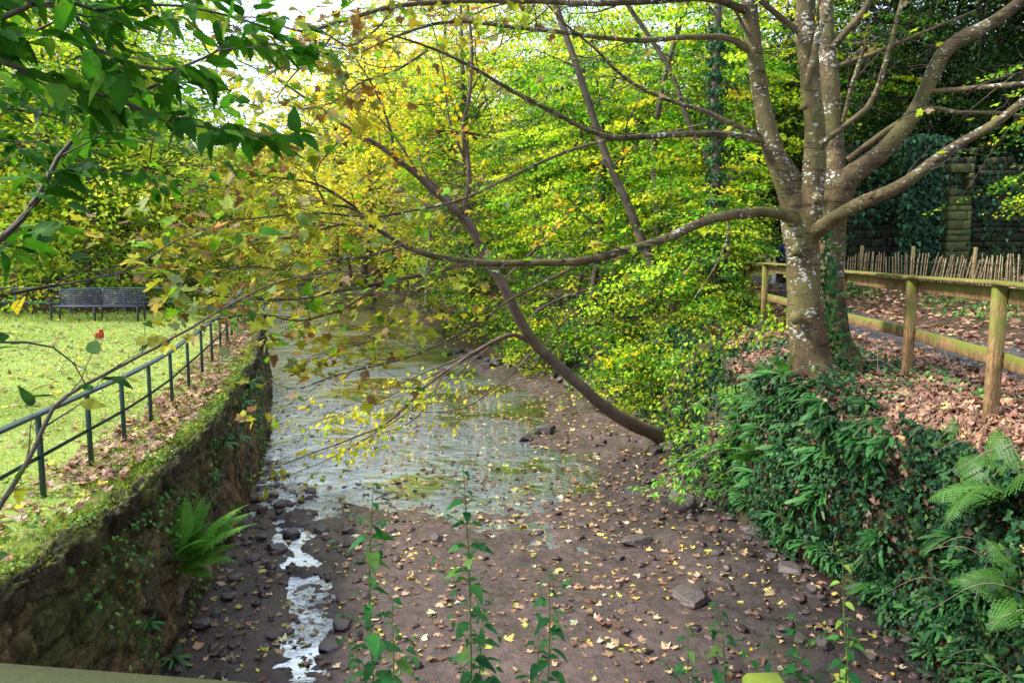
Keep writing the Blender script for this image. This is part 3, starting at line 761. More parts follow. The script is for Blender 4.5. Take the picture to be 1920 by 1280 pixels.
# ---------------------------------------------------------------- crown prototypes for background trees
def crown_mesh(seed, rad, ncl, per, leaf, spray, pal, layers=.45, lobes=.35, tmpl=None, hang=.25, bottom=-1.0, cl_jit=.18):
    rng = np.random.default_rng(seed); rx, ry, rz = rad
    d = rdir(rng, ncl * 3); u = rng.random(ncl * 3) ** .42
    lob = 1 + lobes * (np.sin(d[:, 0] * 4 + seed) * np.cos(d[:, 1] * 4.3 + seed * 2) + .6 * np.sin(d[:, 2] * 7 + d[:, 0] * 3 + seed))
    c = d * (u * lob)[:, None] * [rx, ry, rz]; c = c[c[:, 2] > bottom * rz][:ncl]
    n = len(c); cc = pick(rng, n, pal, cl_jit)
    out = nrm(c / np.array([rx, ry, rz]) + [0, 0, .15])
    rep = np.repeat(np.arange(n), per); m = len(rep)
    g = rng.standard_normal((m, 3)) * spray * (.6 + .8 * rng.random(n))[rep][:, None]
    g[:, 2] *= layers
    # tilt sprays downwards-outwards
    hor = np.hypot(g[:, 0], g[:, 1]); P = c[rep] + g
    P[:, 2] -= hang * (g * out[rep]).sum(1) * .8
    D = nrm(g * [1, 1, .4] + rng.standard_normal((m, 3)) * spray * .6 + [0, 0, -.35 * spray]); Nn = nrm(np.array([0, 0, 1.0]) + .55 * rng.standard_normal((m, 3)) + .35 * out[rep])
    C = np.clip(cc[rep] * (1 + .16 * rng.standard_normal((m, 1))), .005, .95)
    alt = rng.random(m) < .22; C[alt] = pick(rng, int(alt.sum()), pal, .1)
    mb = MB(); mb.scat(tmpl or T_quad(), P, D, Nn, leaf * rng.uniform(.6, 1.25, m), C)
    return mb, c

def skeleton(mb, base, fork, centres, seed, r0, nlimb=6, twigs=True, lean=(0, 0), seg=6, C=(1, 1, 1)):
    """trunk from base, limbs towards cluster centres, thin branches to each centre"""
    rng = np.random.default_rng(seed); base = np.array(base, float); fork = np.array(fork, float)
    top = centres[np.argsort(centres[:, 2])[-max(3, len(centres) // 12):]].mean(0)
    P = [base, base * .6 + fork * .4 + rng.normal(0, .04, 3) * np.linalg.norm(fork - base), fork, fork * .5 + top * .5 + rng.normal(0, .3, 3), top]
    Pt, Rt = smooth_path(P, [r0, r0 * .8, r0 * .65, r0 * .35, r0 * .08], .45)
    tube(mb, Pt, Rt, seg + 2, C, .08, seed)
    nodes = [Pt[len(Pt) // 3:]]
    tgt = centres[rng.choice(len(centres), min(nlimb, len(centres)), replace=False)]
    allp = [Pt[len(Pt) // 3:]]; allr = [Rt[len(Pt) // 3:]]
    for t in tgt:
        k = rng.integers(len(Pt) // 3, max(len(Pt) // 3 + 1, int(len(Pt) * .8))); s = Pt[k]
        mid = s * .5 + t * .5 + np.array([0, 0, .10]) * np.linalg.norm(t - s) + rng.normal(0, .12, 3)
        Pl, Rl = smooth_path([s, mid, t], [Rt[k] * .55, Rt[k] * .3, .012], .45); tube(mb, Pl, Rl, seg, C, .05, seed); allp.append(Pl[2:]); allr.append(Rl[2:])
    A = np.concatenate(allp); 
    if twigs:
        for c in centres:
            d = np.linalg.norm(A - c, axis=1); k = int(np.argmin(d)); s = A[k]
            if d[k] < .2: continue
            mid = s * .5 + c * .5 + rng.normal(0, .08, 3) * d[k]
            Pl, Rl = smooth_path([s, mid, c], [min(.03, r0 * .2), .015, .006], max(.3, d[k] / 4)); tube(mb, Pl, Rl, 3, C, cap=False)

BG = {}
def bg_proto(key, h, rad, fork_h, r0, ncl, per, leaf, spray, pal, seed, low=-1.0, twig_only=False, cz=None, mat='leaf', bark='bark', **kw):
    root = empty(key, (0, 0, 0)); cz = h - rad[2] if cz is None else cz
    mb, cen = crown_mesh(seed, rad, ncl, per, leaf, spray, pal, bottom=low, **kw)
    sk = MB(); skeleton(sk, (0, 0, -.3), (0, 0, fork_h), cen + [0, 0, cz], seed, r0, 9)
    sk.build('trunk', M[bark], root, True)
    if not twig_only: mb.build('crown', M[mat], root, loc=(0, 0, cz))
    BG[key] = root; root['_used'] = 0
    return root
USED = set()
def put(key, x, y, z, s=1.0, rz=0.0, label='', cat='tree', group='trees lining the stream valley', sz=None, name=None):
    o = BG[key]
    if key in USED: o = copy_tree(o)
    USED.add(key); o.location = (x, y, z); o.scale = (s, s, sz or s); o.rotation_euler = (0, 0, rz)
    if '_used' in o: del o['_used']
    return tag(o, label, cat, group)
def gr(x, y): # ground height on right/left beyond
    if x > XR(y): 
        KX, KZ = right_keys(np.array([float(y)])); return float(np.interp(x, KX[:, 0], KZ[:, 0]))
    KX, KZ = left_keys(np.array([float(y)])); return float(np.interp(-x, -KX[:, 0], KZ[:, 0]))

palL = [(MID, 1.8), ((.46, .66, .06), 5), ((.66, .78, .10), 3.4), ((.85, .75, .08), 2.6), (GREEN, .8), (PALE, .6)]
palG = [(GREEN, 2), (MID, 4), (LIME, 5), ((.6, .7, .08), 2), (YEL, 1.2)]
palY = [((.88, .76, .10), 5), ((.88, .60, .08), 2.5), ((.60, .72, .10), 2.4), ((.5, .48, .14), 1.2)]
palD = [((.012, .036, .010), 6), ((.022, .065, .014), 3), ((.06, .14, .02), .8)]
palR = [(MID, 5), (LIME, 4), ((.5, .60, .035), 2.8), (YEL, 1.4), (GREEN, 5), ((.03, .11, .012), 3)]
bg_proto('hazel_tree', 11, (4.3, 4.3, 5.0), 1.2, .16, 230, 75, .17, .48, palL, 1, cz=5.4, lobes=.45, layers=.3, cl_jit=.35)
bg_proto('lime_tree', 14, (4.6, 4.6, 6.6), 3.0, .26, 270, 75, .17, .5, palG, 2, cz=7.4, lobes=.45, layers=.3, cl_jit=.35)
bg_proto('golden_tree', 11, (4.2, 4.2, 5.0), 2.6, .2, 200, 60, .19, .5, palY, 3, cz=6.0, lobes=.4)
bg_proto('yew_tree', 12, (3.8, 3.8, 5.8), 1.5, .25, 260, 80, .16, .40, palD, 4, cz=6.2, lobes=.3, layers=.7)
bg_proto('valley_tree', 15, (3.7, 3.7, 5.8), 4.5, .2, 135, 76, .165, .44, palR, 5, cz=8.5, layers=.12, lobes=.5, cl_jit=.35, tmpl=T_oval(.72), hang=.5)
bg_proto('understorey_tree', 7, (2.6, 2.6, 3.0), 1.0, .07, 74, 58, .145, .36, palR, 6, cz=3.2, layers=.12, lobes=.5, cl_jit=.35, tmpl=T_oval(.75), hang=.6)
bg_proto('stream_shrub', 3, (1.6, 1.6, 1.3), .3, .035, 40, 42, .12, .27, [(LIME, 4), ((.5, .55, .04), 2.6), (MID, 4), (YEL, 1.2), (GREEN, 4), ((.03, .11, .012), 2.5)], 7, cz=1.3, layers=.14, lobes=.5, cl_jit=.35, tmpl=T_oval(.75), hang=.7)
bg_proto('pine_tree', 14, (2.2, 2.2, 5.6), 6.0, .2, 120, 90, .22, .42, [((.03, .075, .035), 4), ((.05, .11, .05), 2)], 8, cz=8.4, layers=.3, tmpl=T_quad(.25))
BARE = bg_proto('bare_tree', 11, (3.2, 3.2, 4.4), 2.6, .16, 320, 1, .1, .3, palY, 9, cz=6.2, twig_only=True, bark='twig_pale')

# left side beyond the lawn railing
Lm = [(-20.5, 29, 1.5, 'hazel_tree', 'tall yellow green tree at the far left edge beyond the lawn'),
      (-15.6, 28.5, 1.22, 'hazel_tree', 'bushy yellow green tree hanging low over the railing behind the bench'),
      (-11.4, 30, .64, 'hazel_tree', 'small rounded tree behind the right end of the far railing'),
      (-24.5, 36, 1.6, 'lime_tree', 'large green tree behind the left edge of the lawn'),
      (-18.3, 37, 1.35, 'lime_tree', 'mid green tree standing behind the bench'),
      (-14.2, 39, .72, 'golden_tree', 'orange and yellow tree just right of the bench trees'),
      (-22.6, 46, 1.45, 'hazel_tree', 'yellow tinted tree farther up the left bank'),
      (-30, 44, 1.3, 'lime_tree', 'tall green tree far back on the left slope'),
      (-18.6, 52, .85, 'golden_tree', 'golden tree leaning over the left water edge upstream'),
      (-24, 60, .95, 'golden_tree', 'amber tree on the left bank below the sky gap'),
      (-29.5, 68, 1.2, 'lime_tree', 'pale green tree on the left bank under the open sky'),
      (-37, 58, 1.25, 'hazel_tree', 'broad yellow green tree high on the left slope')]
for i, (x, y, s, k, lb) in enumerate(Lm): put(k, x, y, gr(x, y) - (.35 if y > 28.6 else .7), s, i * 1.3, lb)
put('yew_tree', -13.9, 33.0, gr(-13.9, 33) - .5, .62, 0.6, 'dark evergreen tree in the shade behind the bench')
put('yew_tree', -19.4, 33.5, gr(-19.4, 33.5) - .5, .7, 2.6, 'dark evergreen tree behind the left half of the lawn')
# far middle
Fm = [(-26, 84, 1.15, 'golden_tree', 'far golden tree at the bend of the stream'), (-17.5, 78, 1.2, 'golden_tree', 'far yellow tree straight up the stream'),
      (-11.5, 64, 2.0, 'golden_tree', 'pale gold tree on the far right bank'), (-32, 92, 1.3, 'lime_tree', 'far green tree under the sky gap'),
      (-11.5, 76, 2.5, 'hazel_tree', 'far lime green tree right of the golden ones'), (-20, 98, 1.5, 'lime_tree', 'farthest green tree closing the valley'),
      (-4.8, 58, 2.1, 'golden_tree', 'amber tree above the far stones'), (-41, 84, 1.3, 'lime_tree', 'distant green tree at the left of the valley'),
      (-8, 92, 2.7, 'hazel_tree', 'distant yellow green tree on the hillside'), (4, 84, 1.9, 'lime_tree', 'distant green tree high on the right hillside'),
      (-36, 112, 1.3, 'golden_tree', 'hazy golden tree on the far skyline'), (-18, 118, 1.4, 'lime_tree', 'hazy green tree on the far skyline')]
for i, (x, y, s, k, lb) in enumerate(Fm): put(k, x, y, max(gr(x, y), -2) - .3 if y < 92 else float(hills(np.array([x]), np.array([y]))[0, 2]) - 1, s, i * 2.1, lb)
put('pine_tree', -12.6, 70, gr(-12.6, 70) + 1.0, 1.25, 0, 'dark pine tree rising above the golden trees')
put('pine_tree', -18.0, 84, gr(-18.0, 84) + .4, 1.15, 2, 'second dark pine tree, smaller, left of the first')
put('pine_tree', -19.2, 92, 1.5, 1.0, 4, 'distant pine tree at the edge of the sky gap')
put('bare_tree', -5.4, 50, gr(-5.4, 50), 1.25, 0, 'bare greyish pink tree with fine leafless twigs')
put('bare_tree', -2.6, 43, gr(-2.6, 43) - .2, .82, 2, 'smaller bare tree tangled above the right bank')
for i in range(22):
    x = -78 + i * 7.2 + 2 * math.sin(i * 5); y = 104 + 9 * math.sin(i * 2.7); s = (1.0 if -45 < x < -20 else 1.5) + .15 * math.sin(i * 3.3); k = ('golden_tree', 'hazel_tree', 'lime_tree')[(i * 7) % 3]
    put(k, x, y, float(hills(np.array([x]), np.array([y]))[0, 2]) - 1.2, s, i * .9, 'far wood tree on the hill closing the valley', 'tree', 'far wood on the closing hill')
# right bank, the green mass
Rm = [(1.2, 36, .80, 'valley_tree', 'yellow green tree beside the water beyond the leaning trunk'), (4.2, 33, .9, 'valley_tree', 'bright green tree on the right bank behind the leaning trunk'),
      (7.4, 30, .95, 'valley_tree', 'green tree above the path bend'), (3.0, 26.5, .78, 'valley_tree', 'lime green tree leaning over the middle of the stream'),
      (6.2, 24.2, .80, 'valley_tree', 'leafy green tree left of the large sycamore'), (-2.4, 44, 1.45, 'lime_tree', 'tall green tree in the gap left of the green mass'),
      (6.5, 42, 1.15, 'lime_tree', 'tall green tree high behind the right bank'), (12.5, 36, 1.1, 'lime_tree', 'green tree on the slope behind the sycamore'),
      (12.8, 29.5, .8, 'valley_tree', 'dim green tree on the slope right of the sycamore trunk'), (5.2, 52, 1.4, 'lime_tree', 'highest green tree at the top centre'),
      (9.8, 33.5, .95, 'valley_tree', 'green tree standing over the person on the path')]
for i, (x, y, s, k, lb) in enumerate(Rm): put(k, x, y, gr(x, y) - .2, s, i * 1.7, lb)
Um = [(4.9, 18.8, .62, 'low sapling with lime leaves over the leaning trunk base'), (4.6, 22.6, .85, 'spreading sapling behind the leaning trunk'), (2.4, 28.5, .78, 'sapling with yellowing leaves at the water edge'),
      (5.6, 21.3, .74, 'leafy sapling just left of the timber fence'), (.9, 32, .85, 'sapling above the dark bank stones'), (-1.2, 39, .9, 'pale sapling far along the right bank'),
      (3.6, 24.6, .72, 'sapling filling the gap under the green trees'), (5.7, 27.0, .8, 'sapling beside the bend of the path'), (5.0, 29.8, .9, 'tall sapling under the bright green tree'),
      (-3.0, 45, .95, 'golden tinged sapling at the far right bank')]
for i, (x, y, s, lb) in enumerate(Um): put('understorey_tree', x, y, gr(x, y) - .15, s, i * 2.3, lb, 'sapling', 'saplings on the right bank')
Sm = [(3.6, 18.9, .8, 'shrub with lime leaves touching the mud behind the leaning trunk'), (3.2, 21.2, .95, 'shrub of yellow green leaves spilling over the bank stones'), (2.8, 23.8, 1.0, 'shrub at the water edge between two saplings'),
      (4.5, 20.2, .9, 'shrub halfway up the bank left of the ivy'), (1.3, 26.8, .95, 'shrub trailing over the dark stones midstream'), (-.2, 30.5, 1.0, 'shrub on the bank where the stream narrows'),
      (4.6, 17.0, .55, 'small shrub just above the foot of the leaning trunk'), (5.15, 19.4, .6, 'small shrub against the far fence posts'), (-1.8, 35, 1.1, 'shrub low by the water beyond the stones'), (-3.6, 41, 1.2, 'far shrub hanging over the right water edge')]
for i, (x, y, s, lb) in enumerate(Sm): put('stream_shrub', x, y, gr(x, y) - .1, s, i * 1.9, lb, 'shrub', 'shrubs on the right bank')
# dark right hillside
Dm = [(14.2, 27.5, .72, 'dark evergreen tree above the ruined pier'), (17.6, 26.2, .8, 'dark evergreen tree over the shadowed wall'), (21.5, 27, .95, 'dark evergreen tree at the far right edge'),
      (16.2, 31, 1.0, 'dark evergreen tree high behind the wall'), (11.6, 26.8, .5, 'small dark holly like tree left of the pier'), (20.5, 33, 1.15, 'tall dark evergreen tree at the top right'), (18.0, 29.5, 1.5, 'tallest dark evergreen tree reaching the top of the frame at the right'), (14.5, 31, 1.35, 'tall dark evergreen tree right behind the upright stems'), (25.5, 31, 1.2, 'outermost dark evergreen tree on the right'), (13.0, 34, 1.1, 'dark evergreen tree behind the sycamore crown')]
for i, (x, y, s, lb) in enumerate(Dm): put('yew_tree', x, y, gr(x, y) - .4 + (1.0 if y < 28 else 0), s, i * 1.1, lb, group='dark evergreens on the right slope')
put('understorey_tree', 12.2, 17.2, .45 + 1.4, .62, 1.0, 'autumn sapling with fading leaves leaning in front of the ruined wall', 'sapling', 'saplings on the right bank')

# thin trunks on the right bank among the green mass (trace pixel, real depth)
def thin_trunk(pts, Y0, Y1, r0, r1, label, ivy=0, name='slender_tree', mat='bark', leaves=0):
    n = len(pts); P = np.array([at(px, py, Y0 + (Y1 - Y0) * i / (n - 1)) for i, (px, py) in enumerate(pts)])
    b = P[0].copy(); P, Rr = smooth_path(P, np.linspace(r0, r1, n), .3); root = empty(name, b)
    mb = MB(); tube(mb, P - b, Rr, 9, (1, 1, 1), .07, pts[0][0] * .01); rng = np.random.default_rng(int(abs(pts[0][0])) + 5)
    L = MB(); sites = []
    for k in range(len(P) // 4, len(P) - 1):
        if rng.random() < .55:
            d = nrm(rdir(rng, 1)[0] * [1, 1, .4] + [0, 0, .25]); l = rng.uniform(.8, 2.2)
            q = [P[k] - b, P[k] - b + d * l * .5 + [0, 0, .05], P[k] - b + d * l + rng.normal(0, .15, 3)]
            q, rr = smooth_path(q, [Rr[k] * .3, Rr[k] * .18, .004], .3); tube(mb, q, rr, 4, cap=False)
            sites += [q[j] for j in range(len(q) // 3, len(q))]
    mb.build('trunk', M[mat], root, True)
    if sites and leaves:
        S = np.array(sites); m = len(S) * leaves; p = S[rng.integers(0, len(S), m)] + rng.normal(0, .14, (m, 3)) * [1, 1, .35]
        L.scat(T_oval(.72), p, rdir(rng, m) * [1, 1, .4], np.array([0, 0, 1.]) + .4 * rng.standard_normal((m, 3)), rng.uniform(.07, .12, m), pick(rng, m, palR)); L.build('leaves', M['leaf'], root)
    if ivy:
        k = rng.integers(0, int(len(P) * .85), ivy); dd = nrm(rng.standard_normal((ivy, 3)) * [1, 1, .3]); bulge = 1.2 + 1.6 * rng.random(ivy) ** 2
        L = MB(); L.scat(IVY, P[k] - b + dd * (Rr[k] * bulge + .02)[:, None] + rng.normal(0, .04, (ivy, 3)), np.array([0, 0, -1.]) + .5 * rng.standard_normal((ivy, 3)), dd + .4 * rng.standard_normal((ivy, 3)), rng.uniform(.06, .11, ivy), pick(rng, ivy, [((.02, .075, .03), 3), ((.04, .12, .03), 2)]))
        L.build('ivy', M['ivy'], root)
    return tag(root, label, 'tree', 'slender trunks on the right bank')
thin_trunk([(1275, 590), (1225, 500), (1175, 380), (1135, 290), (1090, 150), (1045, 20), (1020, -60)], 20.5, 21.5, .14, .07, 'slender tree slanting left through the green leaves', 0, leaves=16)
thin_trunk([(1345, 640), (1345, 480), (1342, 330), (1340, 200), (1345, 60), (1350, -60)], 19.2, 19.6, .13, .08, 'upright slender tree wrapped in dark ivy', 2600, leaves=8)
thin_trunk([(1262, 600), (1235, 430), (1225, 300), (1245, 150), (1290, 0), (1310, -60)], 24, 25, .12, .06, 'thin forked tree behind the slanting one', 0, leaves=16)
thin_trunk([(1405, 560), (1385, 400), (1300, 250), (1255, 130), (1170, 0), (1130, -60)], 22, 23, .10, .05, 'thin bent tree left of the sycamore trunk', 0, leaves=12)

# ---------------------------------------------------------------- big sycamore
def limb(mb, pts, Y, r, seg=14, lump=.05, step=.12, seed=1.0, rec=None, off=None):
    """pts: [(px,py)], Y: list or (a,b); r list or (a,b)"""
    n = len(pts)
    if len(Y) != n: Y = np.interp(np.linspace(0, 1, n), np.linspace(0, 1, len(Y)), Y)
    if len(r) != n: r = np.interp(np.linspace(0, 1, n), np.linspace(0, 1, len(r)), r)
    r = np.asarray(r, float) * (.93 if seed < 50 else 1); lump = lump * (1.7 if seed < 50 and r[0] < .2 else 1)
    P = np.array([at(px, py, y) for (px, py), y in zip(pts, Y)]) - (0 if off is None else off)
    P, Rr = smooth_path(P, r, step); P = P + np.cumsum(np.random.default_rng(int(seed * 7) + n).normal(0, .0028, P.shape), 0) * (Rr.mean() < .06)
    tube(mb, P, Rr, seg, (1, 1, 1), lump, seed)
    if rec is not None: rec.append((P, Rr))
    return P, Rr

def twiggery(mb, limbs, rng, spacing, length, r0f=.4, depth=2, up=.15, sites=None, start=.15, flat=.6, seg=4, rmin=.0022, kink=.18):
    """grow side shoots along limbs (P, R); collects (pos, dir) leaf sites"""
    for P, Rr in limbs:
        seglen = np.linalg.norm(np.diff(P, axis=0), axis=1); s = np.concatenate([[0], np.cumsum(seglen)]); L = s[-1]
        d = L * start + rng.uniform(0, spacing); side = 1
        while d < L:
            i = min(np.searchsorted(s, d), len(P) - 1); p = P[i]; T = nrm(P[min(i + 1, len(P) - 1)] - P[max(i - 1, 0)])
            rr = max(min(Rr[i] * r0f, length * .012), rmin); a = nrm(np.cross(T, [0, 0, 1])) * side; side = -side
            dirv = nrm(T * rng.uniform(.5, 1.1) + a * rng.uniform(.5, 1.0) + np.array([0, 0, 1]) * rng.normal(up, .3) * flat)
            l = length * rng.uniform(.45, 1.2) * (1 - .45 * d / L); n = max(3, int(l / .09)); q = [p]; v = dirv
            for k in range(n):
                v = nrm(v + rng.normal(0, kink, 3) + [0, 0, up * .12]); q.append(q[-1] + v * l / n)
            q = np.array(q); qr = np.linspace(rr, rmin * .7, len(q)); tube(mb, q, qr, seg, cap=False)
            if depth > 1: twiggery(mb, [(q, qr)], rng, max(spacing * .55, .09), length * .42, .6, depth - 1, up, sites, .2, flat, 3, rmin * .85, kink)
            if sites is not None and depth <= 2:
                for j in range(max(1, len(q) // 3), len(q)): sites.append((q[j], nrm(q[j] - q[j - 1])))
            d += spacing * rng.uniform(.5, 1.5)

def put_leaves(name, mat, tmpls, sites, rng, prob, size, pal, parent, off=0, petiole=.05, droop=.5, upn=1.0, per=1, spread=.8, filt=None):
    S = np.array([s[0] for s in sites]); D = np.array([s[1] for s in sites])
    if filt is not None: k = filt(S); S, D = S[k], D[k]
    S = np.repeat(S, per, 0); D = np.repeat(D, per, 0); k = rng.random(len(S)) < prob; S, D = S[k], D[k]; n = len(S)
    if n == 0: return
    d = nrm(D + spread * rng.standard_normal((n, 3)) * [1, 1, .5] + [0, 0, -droop * .6]); P = S + d * petiole
    Nn = np.array([0, 0, upn]) + .45 * rng.standard_normal((n, 3)); C = pick(rng, n, pal, .15); w = rng.integers(0, len(tmpls), n); sz = rng.uniform(size[0], size[1], n)
    mb = MB()
    for t in range(len(tmpls)):
        q = w == t
        if q.any(): mb.scat(tmpls[t], P[q], d[q], Nn[q], sz[q], C[q])
    return mb.build(name, M[mat], parent)

def big_tree():
    rng = np.random.default_rng(5); base = at(1545, 688, 10.3); base[2] -= .1; root = empty('sycamore_tree', base)
    tr = MB(); A = dict(off=base)
    limb(tr, [(1528, 712), (1522, 696), (1517, 660), (1512, 600), (1508, 540), (1506, 480), (1500, 430), (1495, 390), (1482, 345), (1468, 320)], [10.3] * 10, [.42, .36, .275, .245, .23, .235, .24, .235, .18, .15], 22, .05, seed=1, **A)
    limb(tr, [(1502, 440), (1490, 395), (1468, 330), (1445, 265), (1428, 190), (1416, 110), (1406, 20), (1396, -90)], [10.3, 10.3, 10.25, 10.2, 10.2, 10.1, 10, 10], [.19, .175, .15, .13, .115, .107, .10, .09], 16, .04, seed=2, **A)
    limb(tr, [(1505, 450), (1518, 400), (1525, 330), (1528, 250), (1518, 150), (1510, 60), (1513, -80)], [10.25, 10.15, 10.1, 10.0, 9.95, 9.9, 9.9], [.19, .18, .15, .135, .13, .122, .11], 18, .05, seed=3, **A)
    limb(tr, [(1598, 712), (1588, 690), (1572, 640), (1562, 560), (1560, 480), (1562, 410), (1572, 350), (1575, 320)], [10.95, 10.9, 10.85, 10.8, 10.75, 10.7, 10.6, 10.6], [.40, .28, .20, .175, .175, .185, .20, .15], 18, .05, seed=4, **A)
    limb(tr, [(1570, 370), (1566, 300), (1562, 240), (1556, 160), (1550, 70), (1546, -80)], [10.65, 10.65, 10.7, 10.7, 10.8, 10.9], [.17, .14, .13, .125, .115, .1], 16, .05, seed=5, **A)
    limb(tr, [(1568, 400), (1578, 350), (1605, 322), (1650, 288), (1695, 240), (1725, 195), (1745, 150), (1765, 105), (1800, 75), (1860, 42), (1925, -5), (2000, -60)], [10.6, 10.55, 10.5, 10.4, 10.3, 10.3, 10.2, 10.1, 10, 9.9, 9.8, 9.7], [.18, .175, .145, .125, .115, .108, .105, .098, .09, .08, .07, .06], 16, .05, seed=6, **A)
    rec = []
    rec2 = []; A2 = dict(off=base, rec=rec)
    limb(tr, [(1505, 455), (1528, 435), (1570, 405), (1620, 378), (1660, 362), (1710, 335), (1770, 288), (1830, 252), (1880, 222), (1930, 180), (2010, 130)], [10.38, 10.1, 9.75, 9.5, 9.3, 9.2, 9.1, 9, 8.9, 8.8, 8.7], [.15, .13, .092, .082, .08, .072, .065, .056, .05, .045, .04], 12, .05, seed=7, **A2)
    limb(tr, [(1500, 420), (1478, 405), (1440, 397), (1390, 401), (1340, 410), (1300, 425), (1250, 447), (1180, 468), (1100, 488), (1000, 494), (900, 492), (830, 480), (760, 455), (715, 428), (670, 392), (610, 380)], [10.3, 10.1, 9.9, 9.7, 9.5, 9.3, 9.1, 8.9, 8.6, 8.3, 8.0, 7.7, 7.4, 7.1, 6.8, 6.5], [.16, .095, .072, .066, .062, .058, .055, .05, .046, .042, .038, .033, .027, .021, .015, .008], 10, .05, seed=8, **A2)
    limb(tr, [(1425, 262), (1380, 254), (1320, 250), (1240, 254), (1160, 259), (1100, 246), (1040, 215), (960, 175), (880, 130), (800, 95), (720, 70)], [10.2, 10, 9.8, 9.5, 9.2, 8.9, 8.6, 8.2, 7.7, 7.2, 6.8], [.055, .045, .04, .036, .034, .03, .026, .022, .018, .013, .007], 8, .04, seed=9, **A2)
    limb(tr, [(1422, 255), (1380, 235), (1310, 205), (1260, 190), (1200, 165), (1150, 130), (1110, 90), (1050, 40), (1000, -20)], [10.2, 10.1, 10, 9.8, 9.6, 9.4, 9.2, 9, 8.8], [.045, .036, .03, .027, .024, .02, .016, .012, .008], 8, .04, seed=10, **A2)
    limb(tr, [(1408, 95), (1360, 72), (1290, 70), (1200, 76), (1120, 70), (1040, 58), (950, 48), (850, 40), (760, 60), (680, 96)], [10.1, 9.9, 9.6, 9.2, 8.8, 8.3, 7.8, 7.3, 6.8, 6.4], [.06, .042, .034, .03, .027, .024, .021, .017, .012, .006], 8, .04, seed=11, **A2)
    limb(tr, [(1400, 20), (1330, -2), (1200, 4), (1100, 6), (980, 1), (850, 4), (740, 12), (640, 40), (560, 60), (480, 30)], [10, 9.6, 9.1, 8.6, 8.0, 7.4, 6.9, 6.4, 6, 5.7], [.06, .045, .036, .033, .03, .026, .021, .016, .011, .006], 8, .04, seed=12, **A2)
    limb(tr, [(1130, 290), (1000, 235), (900, 215), (800, 300), (700, 330), (600, 345), (500, 360)][:0] or [(1160, 259), (1060, 285), (960, 330), (880, 370), (790, 395), (700, 410), (600, 402), (500, 412), (420, 420)], [9.2, 8.8, 8.3, 7.8, 7.3, 6.8, 6.3, 5.9, 5.6], [.022, .019, .017, .015, .013, .012, .01, .008, .005], 7, .03, seed=13, **A2)
    limb(tr, [(900, 492), (800, 512), (720, 530), (640, 545), (560, 560), (480, 560), (400, 555)], [8.0, 7.5, 7.0, 6.5, 6.1, 5.7, 5.4], [.026, .024, .02, .016, .013, .01, .006], 7, .03, seed=14, **A2)
    limb(tr, [(1100, 488), (1020, 530), (960, 560), (900, 600), (830, 640), (740, 675), (640, 700), (560, 730)], [8.6, 8.2, 7.9, 7.5, 7.1, 6.7, 6.3, 6.0], [.02, .018, .016, .014, .012, .01, .008, .005], 7, .03, seed=15, **A2)
    for s, (pts, Y, r) in enumerate([([(715, 428), (640, 420), (560, 445), (480, 450), (400, 470), (330, 455)], (7.1, 5.2), (.014, .004)), ([(760, 455), (700, 480), (620, 490), (540, 505), (460, 500), (380, 520)], (7.3, 5.0), (.014, .004)),
            ([(670, 392), (600, 350), (520, 335), (450, 330), (390, 345), (340, 370)], (6.8, 5.2), (.012, .004)), ([(720, 530), (640, 580), (560, 600), (480, 590), (400, 600)], (7.0, 5.2), (.012, .004)),
            ([(830, 480), (780, 540), (740, 600), (700, 640), (620, 660)], (7.7, 6.0), (.012, .004)), ([(800, 95), (740, 130), (680, 150), (620, 190), (560, 200)], (7.2, 5.6), (.012, .004)), ([(640, 40), (600, 100), (560, 130), (520, 180)], (6.4, 5.4), (.010, .004)),
            ([(740, 12), (700, 60), (650, 90), (600, 60), (540, 90)], (6.9, 5.6), (.010, .004)), ([(600, 345), (560, 280), (620, 230), (680, 180)][:0] or [(610, 380), (590, 330), (620, 280), (680, 230), (700, 190)], (6.5, 6.0), (.008, .003))]):
        limb(tr, pts, Y, r, 6, .03, seed=90 + s, off=base, rec=rec[:0] or rec2)
    # small limbs on the right-hand side and the dark one crossing the middle stem
    for s, (pts, Y, r) in enumerate([([(1538, 272), (1580, 240), (1625, 205), (1650, 160), (1668, 100), (1690, 20), (1705, -60)], (9.7, 9.3), (.045, .022)),
            ([(1512, 160), (1525, 110), (1535, 60), (1552, 20), (1570, -60)], (9.8, 9.6), (.05, .035)),
            ([(1588, 300), (1640, 262), (1700, 222), (1740, 205), (1800, 212), (1860, 212), (1930, 220)], (10.5, 9.8), (.045, .02)),
            ([(1750, 172), (1790, 168), (1850, 163), (1930, 156)], (10.2, 9.6), (.04, .03)),
            ([(1570, 125), (1640, 100), (1700, 75), (1760, 50), (1830, 20)], (10.7, 10.2), (.035, .018)),
            ([(1560, 90), (1590, 55), (1620, 20), (1650, -40)], (10.7, 10.5), (.055, .045)),
            ([(1580, 230), (1600, 150), (1620, 90), (1630, 40)], (10.6, 10.3), (.035, .02)),
            ([(1500, 62), (1470, 40), (1440, 15), (1400, -20)], (9.9, 9.6), (.045, .035)),
            ([(1437, 160), (1425, 110), (1400, 60), (1380, 20), (1350, -40)], (10.1, 9.8), (.03, .02)),
            ([(1508, 345), (1480, 305), (1465, 285)], (10.6, 10.4), (.05, .03)),
            ([(1365, 405), (1362, 450), (1340, 500), (1300, 560)], (9.7, 9.4), (.018, .006)),
            ([(1640, 372), (1700, 340), (1755, 300)], (9.3, 9.1), (.03, .01))]):
        limb(tr, pts, Y, r, 9, .05, seed=20 + s, **A2)
